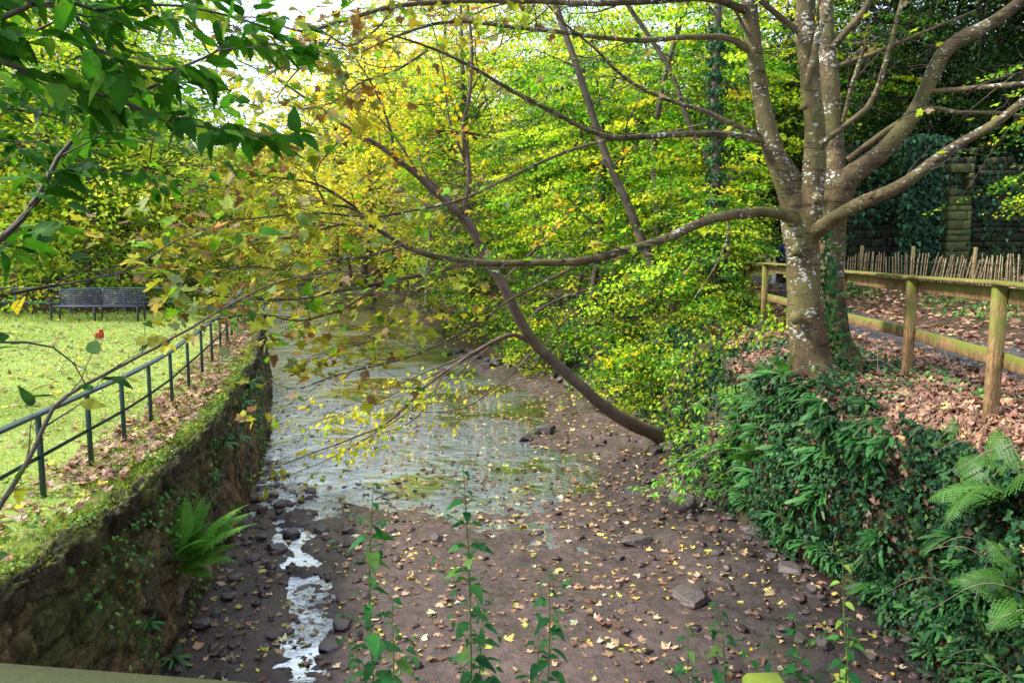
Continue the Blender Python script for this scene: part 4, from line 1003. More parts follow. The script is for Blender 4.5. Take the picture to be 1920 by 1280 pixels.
    # burrs and collars
    for (px, py, Y, r) in [(1492, 595, 10.06, .085), (1494, 470, 10.06, .08), (1532, 372, 9.98, .08), (1545, 270, 9.9, .05), (1508, 200, 9.82, .05)]:
        c = at(px, py, Y) - base; th = np.linspace(0, math.pi, 9); P = np.array([c + np.array([0, -r * .9 * math.cos(t), 0]) * 1.0 for t in th]); tube(tr, P[::-1], np.maximum(r * np.sin(th), .002), 12, (1, 1, 1), .12, px)
    tr.build('trunk', M['bark_big'], root, True)
    tw = MB(); sites = []
    twiggery(tw, rec[:1] + rec[10:], rng, .38, 1.0, .35, 3, .1, sites, .22, .6)
    twiggery(tw, rec[1:10], rng, .26, 1.05, .35, 3, .08, sites, .28, .6)
    twiggery(tw, rec2, rng, .17, .8, .5, 3, .05, sites, .1, .6)
    tw.build('twig_sprays', M['twig'], root, True)
    palS = [((.30, .33, .03), 4), (OLIVE, 3), (BROWN, 2.6), ((.46, .44, .05), 2.4), (MID, 1.8), (TAN, 1.0), ((.24, .33, .14), 1.6), (GREEN, .6)]
    b = base
    put_leaves('leaves', 'leaf_near', PALM, sites, rng, .42, (.07, .145), palS, root, droop=.6, filt=lambda S: (S[:, 0] + b[0] < .9 - .0 * S[:, 1]) & (rng.random(len(S)) < np.clip((.9 - (S[:, 0] + b[0])) / 2.6, .05, 1) * .8))
    put_leaves('foliage', 'leaf_near', PALM_FLAT, sites, rng, .035, (.10, .17), [(LIME, 3), ((.5, .5, .05), 3), (TAN, 2)], root, filt=lambda S: S[:, 0] + b[0] > .9)
    # unseen rest of the crown above the frame, added to shade the right bank
    ncl = 150; cc = np.stack([rng.uniform(.5, 11, ncl), rng.uniform(4, 15, ncl), rng.uniform(7.6, 13, ncl)], -1); cc = cc[cc[:, 2] > 2.6 + .47 * cc[:, 1]]; k = np.repeat(np.arange(len(cc)), 42)
    S = cc[k] + rng.normal(0, .42, (len(k), 3)) * [1, 1, .5] - b; put_leaves('crown', 'leaf', [PALM[0]], [(p, q) for p, q in zip(S, rdir(rng, len(S)))], rng, 1, (.12, .2), palS, root)
    up = MB()
    for c in cc[::2]:
        s0 = [at(1396, -90, 10), at(1513, -80, 9.9), at(1546, -80, 10.9), at(2000, -60, 9.7)][int(np.clip((c[0] + 1) / 3, 0, 3))] + [0, 0, .1]; e = c - b; s0 = s0 - b; P, Rr = smooth_path([s0, s0 + [0, 0, 1.6 + .6 * rng.random()], s0 * .5 + e * .5 + [0, 0, .9], e], [.05, .04, .03, .008], .5); tube(up, P, Rr, 4, cap=False)
    up.build('twig_sprays', M['twig'], root, True)
    # ivy creeping up between the stems
    n = 420; t = rng.random(n) ** 1.7; P = np.array([at(1560 - 8 * q + 0, 685 - 250 * q, 10.42 - .0 * q) for q in t]) - base + rng.normal(0, 1, (n, 3)) * (.15 - .12 * t)[:, None] * [1, .5, .5]
    L = MB(); L.scat(IVY, P, np.array([0, 0, -1.]) + .6 * rng.standard_normal((n, 3)), np.array([-.3, -1., .2]) + .45 * rng.standard_normal((n, 3)), rng.uniform(.045, .085, n), pick(rng, n, [((.03, .12, .04), 3), ((.06, .19, .05), 2), ((.10, .22, .05), 1)])); L.build('ivy', M['ivy'], root)
    tag(root, 'large twin stemmed sycamore with white lichen spots beside the timber fence', 'tree')
big_tree()

def leaning_tree():
    rng = np.random.default_rng(8); base = at(1272, 848, 16.9); root = empty('leaning_tree', base); tr = MB(); A = dict(off=base); rec = []
    limb(tr, [(1300, 858), (1262, 838), (1225, 812), (1180, 792), (1130, 760), (1085, 720), (1040, 680), (1000, 640), (970, 590), (940, 530), (910, 480), (888, 435), (866, 402)], [17.1, 16.9, 16.7, 16.5, 16.3, 16.1, 16, 15.8, 15.6, 15.5, 15.4, 15.3, 15.2], [.22, .185, .17, .155, .14, .13, .122, .118, .113, .105, .10, .097, .093], 16, .05, seed=31, **A)
    A = dict(off=base, rec=rec)
    limb(tr, [(868, 408), (835, 378), (800, 345), (765, 315), (720, 280), (690, 262), (640, 232), (580, 190), (520, 150), (440, 110)], (15.2, 13.5), (.085, .010), 9, .04, seed=32, **A)
    limb(tr, [(866, 406), (840, 372), (790, 330), (740, 300), (735, 260), (715, 200), (690, 150), (650, 90)], (15.25, 14.5), (.06, .012), 9, .04, seed=33, **A)
    limb(tr, [(872, 408), (870, 385), (880, 345), (876, 290), (868, 240), (880, 180), (885, 100), (878, 20), (870, -60)], (15.2, 14.8), (.065, .02), 9, .04, seed=34, **A)
    limb(tr, [(880, 318), (860, 270), (842, 220), (835, 160), (820, 90), (800, 20)], (15.1, 14.6), (.03, .008), 7, .04, seed=35, **A)
    limb(tr, [(850, 385), (790, 330), (745, 265), (700, 215), (640, 200)], (15.2, 14.2), (.03, .006), 7, .04, seed=36, **A)
    limb(tr, [(760, 310), (720, 312), (680, 335), (640, 370), (600, 372)], (14.9, 14.2), (.02, .005), 6, .04, seed=37, **A)
    limb(tr, [(940, 530), (1000, 470), (1040, 430), (1100, 360), (1130, 330)], (15.5, 15.8), (.03, .006), 6, .04, seed=38, **A)
    low = []; A = dict(off=base, rec=low)
    limb(tr, [(992, 640), (955, 628), (900, 655), (850, 685), (800, 720), (770, 750), (720, 795), (650, 825), (580, 850), (520, 872)], (15.8, 13.4), (.055, .006), 8, .05, seed=39, **A)
    for j, e in enumerate([(640, 850), (560, 800), (600, 780), (700, 820), (520, 900), (680, 770)]):
        k = [(930, 640), (860, 680), (900, 655), (830, 700), (790, 730), (870, 672)][j]
        mx, my = (k[0] + e[0]) / 2 - 10 + 9 * j, (k[1] + e[1]) / 2 + 22 - 12 * (j % 3); limb(tr, [k, (mx, my), e], (15.5 - .2 * j, 13.6), (.018, .004), 5, .03, seed=50 + j, **A)
    limb(tr, [(1000, 655), (960, 700), (880, 760), (800, 772), (760, 745)], (15.8, 14.2), (.02, .004), 6, .04, seed=60, **A)
    limb(tr, [(985, 620), (1010, 580), (1090, 545), (1160, 540)], (15.7, 15.9), (.02, .004), 6, .04, seed=61, **A)
    tr.build('trunk', M['bark_lean'], root, True); tw = MB(); s1 = []; s2 = []
    twiggery(tw, rec, rng, .42, 1.3, .4, 2, .2, s1, .12, .8); twiggery(tw, low, rng, .3, 1.0, .5, 2, -.12, s2, .15, .7)
    tw.build('twig_sprays', M['twig'], root, True)
    put_leaves('leaves', 'leaf', [T_oval(.7)], s1, rng, .6, (.09, .14), [(YEL, 4), (GOLD, 2.5), (LIME, 2)], root, per=2)
    put_leaves('low_leaves', 'leaf', [T_oval(.7)], s2, rng, .3, (.07, .12), [(YEL, 5), (LIME, 3), ((.5, .55, .04), 2)], root, per=2)
    tag(root, 'smooth brown trunk leaning far out over the stream from the right bank', 'tree')
leaning_tree()

# ---------------------------------------------------------------- overhanging branches at the upper left (tree stands off the lawn corner)
def left_overhang():
    rng = np.random.default_rng(21); base = np.array([-3.9, 1.1, -.95]); root = empty('elm_tree', base); tr = MB(); rec = []
    P, Rr = smooth_path(np.array([(0, 0, -.2), (.1, .05, 1.4), (-.05, .2, 3.0), (.1, .3, 5.0), (.2, .4, 7.5)]), [.2, .16, .14, .11, .05], .15); tube(tr, P, Rr, 14, (1, 1, 1), .06, 2)
    def br(z, pts, Y, r, seed, free=False):
        n = len(pts); Ys = np.interp(np.linspace(0, 1, n), [0, 1], Y); z = float(np.clip(at(*pts[0], Y[0])[2] - base[2], .9, 6.5)) - .15 if z < 0 else z; q = [np.interp(z, P[:, 2], P[:, k]) for k in range(3)]
        W = [at(px, py, y) - base for (px, py), y in zip(pts, Ys)]; rr = list(np.linspace(r[0], r[1], n))
        if not free: W = [np.array(q)] + W; rr = [r[0] * 1.6] + rr; p, r2 = smooth_path(W, rr, .06); p = p + np.cumsum(rng.normal(0, .0016, p.shape), 0); tube(tr, p, r2, 7, (1, 1, 1), .04, seed); rec.append((p, r2)); return p
    br(2.2, [(-60, 480), (0, 445), (50, 395), (85, 340), (110, 290), (160, 235), (230, 180), (300, 150)], (2.5, 2.9), (.013, .004), 1)
    br(2.8, [(-60, 80), (0, 112), (80, 140), (160, 170), (250, 195), (330, 232), (420, 245), (500, 262)], (2.3, 2.9), (.011, .003), 2)
    br(3.4, [(-60, 60), (0, 40), (50, 15), (120, 12), (180, 30), (250, 18), (330, 20), (430, 40), (500, 60)], (2.3, 3.0), (.009, .003), 3)
    br(3.8, [(-50, -60), (40, -50), (140, -30), (240, -30), (340, -60)], (2.4, 3.0), (.011, .004), 4)
    br(3.2, [(-40, -20), (60, 60), (150, 90), (250, 130), (330, 130), (400, 100), (480, 90)], (2.4, 2.9), (.008, .003), 5)
    br(1.2, [(-260, 1250), (-90, 1080), (20, 920), (60, 850), (95, 775), (150, 732), (230, 690), (320, 640), (420, 580), (500, 540), (580, 520), (680, 512)], (2.5, 3.6), (.011, .0025), 6)
    br(1.3, [(95, 775), (140, 720), (220, 672), (300, 640), (380, 600), (450, 560), (520, 560), (590, 580)], (2.72, 3.4), (.008, .0025), 7, True)
    br(1.9, [(-40, 560), (60, 540), (150, 525), (250, 500), (330, 450), (400, 420)], (2.6, 3.3), (.006, .0022), 8)
    br(1.6, [(-40, 620), (10, 640), (60, 640), (110, 650), (150, 680), (170, 720)], (2.5, 2.8), (.005, .002), 9)
    br(2.6, [(0, 330), (60, 310), (100, 300), (140, 250)], (2.8, 2.9), (.006, .003), 10, True)
    br(3.0, [(80, 140), (150, 110), (230, 60), (300, 70), (370, 60), (440, 20)], (2.4, 3.0), (.006, .002), 11, True)
    br(3.0, [(160, 170), (220, 230), (300, 290), (370, 320), (420, 330)], (2.5, 3.0), (.005, .002), 12, True)
    br(3.0, [(0, 112), (20, 180), (60, 240), (80, 300)], (2.4, 2.6), (.005, .002), 13, True)
    br(3.0, [(140, -30), (230, 10), (320, -10), (420, 10), (500, 30), (540, 60)], (2.5, 3.1), (.006, .002), 14, True)
    n0 = len(rec)
    for q, pts in enumerate([[(-80, 180), (0, 200), (90, 215), (200, 250), (300, 262), (390, 290)], [(-80, 260), (20, 280), (120, 300), (220, 330), (300, 345)], 
            [(-60, 120), (60, 180), (160, 210), (260, 215), (360, 200)]]):
        br(-1, pts, (4.2, 4.6) if q < 5 else (3.2, 3.4), (.007, .002), 30 + q)
    tr.build('trunk', M['bark'], root, True)
    ser = [T_serrated(.62, 8, .1, .18, .2), T_serrated(.58, 8, .1, .28, .38, .03), T_serrated(.66, 9, .12, .12, .1, .03, 1)]
    tw = MB(); tw2 = tw; s1 = []; s2 = []
    twiggery(tw, rec[:5] + rec[9:], rng, .085, .42, .5, 2, -.02, s1, .25, .5, 4, .0013, .16)
    twiggery(tw2, rec[5:9], rng, .14, .36, .5, 2, .05, s2, .35, .7, 4, .0012, .16)
    s3 = []; twiggery(tw, rec[n0:], rng, .13, .5, .5, 2, .0, s3, .1, .5, 4, .0013, .16)
    tw.build('twig_sprays', M['twig'], root, True)
    pal = [((.025, .115, .008), 5), ((.045, .17, .012), 4), ((.10, .26, .02), 2.4), ((.2, .34, .03), 1.2)]
    put_leaves('leaves', 'leaf_near', ser, s1, rng, 1.0, (.055, .118), pal, root, droop=.5, petiole=.012)
    put_leaves('far_leaves', 'leaf_near', ser, s3, rng, .28, (.045, .09), [((.03, .13, .015), 4), ((.07, .22, .02), 4), ((.18, .36, .03), 2), ((.5, .5, .05), .5)], root, droop=.4, petiole=.012)
    put_leaves('lower_leaves', 'leaf_near', ser, s2, rng, .26, (.05, .10), [((.04, .13, .03), 5), ((.10, .2, .03), 3), ((.30, .30, .04), 2.5), ((.5, .42, .05), 1), ((.12, .2, .13), 1)], root, droop=.3, petiole=.01)
    tag(root, 'elm branches with large dark green leaves hanging in from the upper corner', 'tree')
left_overhang()
# ---------------------------------------------------------------- fallen leaves
LIT = [T_palm(curl=.15, seed=11, fold=.1), T_palm(curl=-.22, roll=.5, seed=12), T_palm(curl=.3, roll=.8, seed=13, fold=-.15), T_palm(curl=.1, seed=14), T_palm(curl=-.35, roll=.2, seed=15, fold=.15), T_palm(curl=.2, roll=1.3, seed=16)]
LITO = [T_oval(.6, .2, -.1), T_oval(.55, -.2, .2)]
palBank = [((.38, .21, .14), 5), ((.27, .14, .085), 4), ((.16, .08, .05), 3), ((.48, .31, .22), 2.2), ((.60, .46, .20), .6), ((.12, .065, .04), 2)]
palMud = [((.44, .30, .17), 4), ((.58, .45, .12), 1.1), ((.30, .17, .10), 4.5), ((.15, .08, .045), 5), ((.60, .53, .34), 1.1), ((.35, .36, .06), .8)]
palSm = [(YEL, 4), (GOLD, 2), ((.4, .3, .1), 2), ((.5, .3, .15), 2)]
def litter(name, P, Nn, size, pal, rng, tmpls=LIT, lift=.012, lay=.35, label=None):
    n = len(P); D = nrm(np.cross(Nn, rdir(rng, n))); N2 = nrm(Nn + lay * rng.standard_normal((n, 3))); D = nrm(D + .2 * lay * rng.standard_normal((n, 3)))
    N2[rng.random(n) < .35] *= -1
    C = pick(rng, n, pal, .16); w = rng.integers(0, len(tmpls), n); s = rng.uniform(size[0], size[1], n) * np.where(rng.random(n) < .2, .6, 1); mb = MB(); P = P + Nn * (lift + s[:, None] * .05)
    for t in range(len(tmpls)):
        q = w == t
        if q.any(): mb.scat(tmpls[t], P[q], D[q], N2[q], s[q], C[q])
    o = mb.build(name, M['litter']); o['kind'] = 'stuff'; return o
def bankpts(rng, n, y0, y1, t0, t1, yp=1.0):
    Y = y0 + (y1 - y0) * rng.random(n) ** yp; t = rng.uniform(t0, t1, n); return right_n(Y, t)
rng = np.random.default_rng(33)
P1, N1 = bankpts(rng, 9500, 4.3, 16, 4.25, 6.1, 1.25); litter('fallen_leaves', P1, N1, (.08, .15), palBank, rng, lay=.2, lift=.004)
P1, N1 = bankpts(rng, 1500, 4.5, 14, 3.5, 4.5); litter('fallen_leaves', P1, N1, (.07, .13), palBank, rng, lay=.35)
P1, N1 = bankpts(rng, 3400, 8, 30, 6.05, 6.97, .8); uu = P1[:, 0] - XPL(P1[:, 1]); kp = rng.random(len(uu)) < np.clip(np.abs(uu - 1.07) * 1.0 - .22, .13, 1); P1, N1 = P1[kp], N1[kp]; litter('fallen_leaves', P1 + [0, 0, .02], N1, (.07, .14), palMud[:4] + palBank[:3], rng, lay=.2)
P1, N1 = bankpts(rng, 8000, 8, 34, 6.85, 8.6, .9); litter('fallen_leaves', P1, N1, (.10, .19), palBank, rng, [T_quad(.7), LITO[0]], lay=.5)
P1, N1 = bankpts(rng, 5000, 14, 34, 4.3, 6.1); litter('fallen_leaves', P1, N1, (.10, .18), palBank, rng, [T_quad(.7), LITO[0]], lay=.5)
P1, N1 = bankpts(rng, 2500, 18, 50, 8.6, 9.9); litter('fallen_leaves', P1, N1, (.12, .2), palBank, rng, [T_quad(.7)], lay=.5)
n = 2600; P1 = left_pt(rng.uniform(26, 33, n), rng.uniform(2.6, 4.9, n)); litter('fallen_leaves', P1 + [0, 0, .02], np.tile([0, -.2, 1.], (n, 1)), (.10, .18), palBank, rng, [T_quad(.7)], lay=.5)
# on the mud and shallows
n = 5200; Y = 5 + 21 * rng.random(n) ** 1.15; s = rng.random(n) ** .85; x = XL(Y) + .1 + s * (XR(Y) - XL(Y) - .1)
k = rng.random(n) < np.clip(.75 + .9 * vfbm(x, Y, .8, 19) - .45 * ((s < .3) & (Y > 13)) , .12, 1); x, Y = x[k], Y[k]
P = bed_pt(x, Y); P[:, 2] = np.maximum(P[:, 2], WZ); n = len(P)
near = Y < 15.5
litter('fallen_leaves', P[near], np.tile([0, 0, 1.], (near.sum(), 1)), (.07, .155), palMud, rng, lay=.22, lift=.006)
litter('fallen_leaves', P[~near], np.tile([0, 0, 1.], ((~near).sum(), 1)), (.07, .15), palMud, rng, LITO + LIT[:2], lay=.2, lift=.008)
n = 1100; Y = rng.uniform(5, 24, n); x = XL(Y) + .3 + rng.random(n) * (XR(Y) - XL(Y) - .5); P = bed_pt(x, Y); P[:, 2] = np.maximum(P[:, 2], WZ)
litter('fallen_leaves', P, np.tile([0, 0, 1.], (n, 1)), (.035, .07), palSm, rng, LITO, lay=.25, lift=.006)
# lawn
n = 2600; Y = 3 + 21 * rng.random(n); d = rng.random(n) ** 1.6 * 12; x = XL(Y) - .35 - d; P = np.stack([x, Y, lawn_z(x, Y)], -1)
litter('fallen_leaves', P, np.tile([0, 0, 1.], (n, 1)), (.07, .15), palMud + [(YEL, 2)], rng, lift=.02, lay=.35)
n = 2600; Y = 4 + 19 * rng.random(n); x = XL(Y) - .2 - rng.random(n) * .9; P = np.stack([x, Y, lawn_z(x, Y) + .02], -1); k = (Y > 8) | (rng.random(n) < .35); P = P[k]
litter('fallen_leaves', P, np.tile([0, 0, 1.], (len(P), 1)), (.07, .15), palBank[:4] + [(TAN, 2)], rng, lift=.02, lay=.4)
n = 1900; Y = rng.uniform(4, 20, n); x = XL(Y) - .3 - rng.random(n) * 4; P = np.stack([x, Y, lawn_z(x, Y)], -1)
litter('fallen_leaves', P, np.tile([0, 0, 1.], (n, 1)), (.03, .06), palSm, rng, LITO, lift=.025, lay=.3)

# ---------------------------------------------------------------- grass on the lawn, moss and weeds on its edge
def T_blade(b=.3): return (np.array([(-.05, 0, 0), (.05, 0, 0), (.035, .55, b * .3), (-.035, .55, b * .3), (0, 1, b)]), [(0, 1, 2, 3), (3, 2, 4)])
def grassy(name, n, yr, dist, hgt, pal, rng, pw=1.4, mat='grass', lean=.5, wd=1.0):
    Y = rng.uniform(*yr, n); x = XL(Y) - dist[0] - (rng.random(n) ** pw) * (dist[1] - dist[0]); P = np.stack([x, Y, lawn_z(x, Y) - .005], -1)
    D = np.array([0, 0, 1.]) + lean * rng.standard_normal((n, 3)); t = T_blade(); t = (t[0] * [wd, 1, 1], t[1]); mb = MB()
    cl = .75 + .35 * vfbm(x, Y, 1.1, 55)[:, None]
    mb.scat(t, P, D, rdir(rng, n), rng.uniform(hgt[0], hgt[1], n), pick(rng, n, pal, .15) * cl); o = mb.build(name, M[mat]); o['kind'] = 'stuff'
pg = [((.36, .50, .10), 5), ((.48, .60, .16), 3), ((.22, .36, .06), 2), ((.5, .52, .2), 1.5)]
grassy('grass', 70000, (3.0, 13), (.15, 6.5), (.025, .06), pg, rng, 1.3, wd=1.6)
grassy('grass', 60000, (12, 25), (.15, 17), (.03, .07), pg, rng, 1.2, wd=2.6)
grassy('grass_tufts', 5000, (22.6, 25.2), (1, 22), (.08, .22), pg, rng, 1.0, wd=1.6)
# moss cushions at the coping
n = 16000; Y = rng.uniform(3.3, 24, n); x = XL(Y) + .05 - rng.random(n) ** .8 * .62; keep = vfbm(x, Y, 1.6, 58) > -.25; x, Y = x[keep], Y[keep]; n = len(x)
z = lawn_z(x, Y) + .0 - .10 * sstep(-.12, .08, x - XL(Y)); P = np.stack([x, Y, z], -1); mb = MB()
mb.scat(T_quad(.5), P, np.array([0, 0, 1.]) + .6 * rng.standard_normal((n, 3)), rdir(rng, n), rng.uniform(.02, .05, n), pick(rng, n, [((.22, .30, .03), 4), ((.12, .20, .02), 3), ((.32, .36, .05), 1.5)], .2))
o = mb.build('moss', M['moss']); o['kind'] = 'stuff'
# broadleaf weeds along the wall top
n = 5200; Y = rng.uniform(3.3, 16, n); x = XL(Y) + .04 - rng.random(n) ** 1.3 * 1.1; keep = vfbm(x, Y, .9, 68) > .05; x, Y = x[keep], Y[keep]; n = len(x); P = np.stack([x, Y, lawn_z(x, Y) + .02 + .05 * rng.random(n)], -1); mb = MB()
mb.scat(T_oval(.6), P, rdir(rng, n) * [1, 1, .4], np.array([0, 0, 1.]) + .5 * rng.standard_normal((n, 3)), rng.uniform(.02, .06, n), pick(rng, n, [((.10, .26, .03), 4), ((.20, .38, .05), 3), ((.45, .42, .06), 1.4)], .2))
o = mb.build('weeds', M['grass']); o['kind'] = 'stuff'

# tufts and herbs hanging over the coping
n = 4200; Y = 3.3 + 16 * rng.random(n) ** 1.6; x = XL(Y) + .0 - .25 * rng.random(n); kp = vfbm(x * 0, Y, 1.4, 95) > -.1; x, Y = x[kp], Y[kp]; n = len(x); P = np.stack([x, Y, lawn_z(x, Y) - .06 * rng.random(n)], -1); mb = MB()
mb.scat(T_blade(-.5), P, np.array([.5, 0, .2]) + .9 * rng.standard_normal((n, 3)), np.array([0, 0, 1.]) + .3 * rng.standard_normal((n, 3)), rng.uniform(.03, .085, n), pick(rng, n, pg, .25) * .5); o = mb.build('overhanging_grass', M['grass']); o['kind'] = 'stuff'
n = 2600; Y = rng.uniform(3.3, 17, n); T = 1 - rng.random(n) ** 1.6 * .75; kp = vfbm(T * 2, Y, 1.5, 96) > .12; Y, T = Y[kp], T[kp]; n = len(Y); z = -3.35 + (lawn_z(XL(Y), Y) - .22 + 3.35) * T; P = np.stack([XL(Y) + .07 + (1 - T) * .24 + .06 * rng.random(n), Y, z], -1); mb = MB()
mb.scat(T_oval(.7), P, np.array([.6, 0, -.5]) + .7 * rng.standard_normal((n, 3)), np.array([.6, -.2, .7]) + .4 * rng.standard_normal((n, 3)), rng.uniform(.025, .07, n), pick(rng, n, [((.06, .17, .03), 4), ((.12, .26, .05), 3), ((.2, .3, .06), 1)], .2)); o = mb.build('wall_herbs', M['fern']); o['kind'] = 'stuff'

# ---------------------------------------------------------------- ivy and ground cover on the right bank and slope
def ivy_on(name, n, y0, y1, t0, t1, size, pal, thr=-.2, ns=.7, seed=5, tm=None, lift=.06, yp=1.0, mat='ivy', face=.5):
    P, Nn = bankpts(rng, n * 2, y0, y1, t0, t1, yp); k = vfbm(P[:, 1], P[:, 0] + P[:, 2], ns, seed) > thr; P, Nn = P[k][:n], Nn[k][:n]; m = len(P); mb = MB()
    P = P + Nn * (rng.random((m, 1)) ** 1.5 * lift * 2 + .01)
    mb.scat(tm or IVY, P, np.array([-.2, 0, -.8]) + .7 * rng.standard_normal((m, 3)), Nn + [0, -.15, .45] + face * rng.standard_normal((m, 3)), rng.uniform(size[0], size[1], m), pick(rng, m, pal, .2)); o = mb.build(name, M[mat]); o['kind'] = 'stuff'
pI = [((.013, .05, .02), 5), ((.024, .085, .028), 3), ((.045, .13, .04), 1.5)]
ivy_on('ivy_groundcover', 11000, 5.0, 11, 1.15, 4.4, (.03, .085), pI + [((.09, .16, .03), .7)], -.25, .8, 5, lift=.11)
ivy_on('ivy_groundcover', 9000, 10, 20, 1.2, 5.4, (.05, .09), pI, -.3, .6, 6)
ivy_on('ivy_groundcover', 5000, 19, 34, 1.6, 5.5, (.08, .14), pI + [((.1, .2, .03), 2)], -.4, .5, 7)
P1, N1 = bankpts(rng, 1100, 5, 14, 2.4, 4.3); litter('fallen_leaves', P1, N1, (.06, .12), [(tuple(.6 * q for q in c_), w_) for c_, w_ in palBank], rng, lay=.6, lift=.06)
ivy_on('ivy_groundcover', 900, 4.5, 16, 4.4, 5.6, (.035, .07), [((.06, .2, .05), 3), ((.12, .3, .06), 2)], .3, .9, 8)
ivy_on('ivy_groundcover', 15000, 20.5, 42, 8.5, 11.6, (.10, .19), [((.010, .03, .011), 5), ((.016, .05, .016), 3), ((.04, .10, .025), 1)], -.5, .3, 9, lift=.25)
ivy_on('verge_plants', 4200, 10, 30, 7.2, 8.15, (.06, .13), [((.05, .17, .03), 3), ((.10, .25, .04), 3), ((.2, .35, .05), 1)], .0, .5, 12, T_oval(.5), .09, mat='fern')
ivy_on('creeping_herbs', 5200, 5.3, 8.0, 2.4, 3.9, (.014, .026), [((.08, .22, .05), 3), ((.13, .32, .06), 3), ((.06, .13, .08), 2)], -.1, 1.0, 13, T_oval(.9), .05, mat='fern')
ivy_on('bank_leaves', 3600, 14, 30, 1.2, 5.2, (.07, .12), [(LIME, 4), ((.5, .52, .04), 3), (MID, 4), (GREEN, 3)], -.1, .7, 14, T_oval(.72), .22, mat='leaf')
# ivy hanging over the ruined wall
n = 4200; a = rng.random(n); a[a > .8] = .1; x = np.where(a < .35, rng.normal(12.5, .3, n), rng.uniform(9.5, 20, n)); z = np.where(a < .35, rng.uniform(.6, 5, n), 3.6 + rng.normal(0, .7, n) - .8 * rng.random(n))
P = np.stack([x, 24.0 - .05 * rng.random(n) + np.where(a < .35, 0, .9) + rng.normal(0, .12, n), z], -1); mb = MB(); mb.scat(IVY, P, np.array([0, -.2, -1.]) + .4 * rng.standard_normal((n, 3)), np.array([0, -1., .3]) + .45 * rng.standard_normal((n, 3)), rng.uniform(.10, .17, n), pick(rng, n, [((.012, .04, .018), 4), ((.025, .08, .035), 2), ((.05, .15, .07), .8)], .2)); o = mb.build('hanging_ivy', M['ivy']); o['kind'] = 'stuff'

# ---------------------------------------------------------------- ferns
def frond(mb, L, e0, curve, az, w, rng, C, npin=26, det=6, base=(0, 0, 0), roll=0.0):
    s = np.linspace(0, 1, 40); el = e0 - curve * s ** 1.3; ds = L / 39; ca, sa = math.cos(az), math.sin(az)
    hx = np.concatenate([[0], np.cumsum(np.cos(el[:-1]) * ds)]); hz = np.concatenate([[0], np.cumsum(np.sin(el[:-1]) * ds)])
    P = np.stack([hx * ca, hx * sa, hz], -1) + base; T = nrm(np.gradient(P, axis=0)); side = np.array([-sa, ca, 0.0])
    side = side * math.cos(roll) + np.array([0, 0, 1]) * math.sin(roll)
    tube(mb, P[::3], np.linspace(.004, .0012, len(P[::3])) * (L / .7), 4, (C * 1.1 + np.array([.1, .06, .02])) , cap=False)
    for i in range(npin):
        q = .14 + .84 * i / (npin - 1); k = q * 39; a = int(min(k, 38)); p = P[a] + (P[a + 1] - P[a]) * (k - a); t = T[a]; nn = nrm(np.cross(side, t)); nn = nn if nn[2] > 0 else -nn
        pl = w * L * (math.sin(math.pi * min(1, (q + .05)) ** .72) ** .85) * rng.uniform(.92, 1.05)
        if pl < .006: continue
        for sd in (-1, 1):
            d = nrm(side * sd + t * .38 + nn * rng.normal(-.12, .06)); x = nrm(np.cross(d, nn)); V = []; F = []
            m = det; wb = pl * .17 + .004
            for j in range(m + 1):
                f = j / m; V.append(p + d * pl * f - nn * pl * .18 * f * f)
            for j in range(m):
                f0, f1 = j / m, (j + 1) / m; ww = wb * (1 - f0) ** .7
                for s2 in (-1, 1):
                    mid = p + d * pl * (f0 + f1 + .35 / m) / 2 - nn * pl * .18 * f1 * f0 + x * s2 * ww
                    V.append(mid); F.append((j, j + 1, len(V) - 1) if s2 > 0 else (j + 1, j, len(V) - 1))
            mb.add(np.array(V), F, np.clip(C * rng.uniform(.85, 1.12), 0, 1))
FP = []
def fern_proto(seed, nf, L, C):
    rng = np.random.default_rng(seed); root = empty('lady_fern', (0, 0, 0))
    for i in range(nf):
        mb = MB(); az = 2 * math.pi * i / nf + rng.normal(0, .2); frond(mb, L * rng.uniform(.7, 1.1), rng.uniform(.75, 1.15), rng.uniform(1.0, 1.6), az, .23, rng, np.array(C) * rng.uniform(.7, 1.25), 34, 5)
        mb.build('frond', M['fern'], root)
    return root
fernA = fern_proto(1, 9, .8, (.075, .20, .035)); fernB = fern_proto(2, 7, .7, (.10, .29, .04)); usedF = set()
def put_fern(proto, p, s, rz, tilt, label, grp='feathery ferns on the banks'):
    o = proto
    if proto.name in usedF: o = copy_tree(proto)
    usedF.add(proto.name); o.location = p; o.scale = (s, s, s); o.rotation_euler = (tilt[0], tilt[1], rz); return tag(o, label, 'fern', grp)
def bp(Y, t): p, n = right_n(np.array([float(Y)]), np.array([float(t)])); return p[0] + n[0] * .02, n[0]
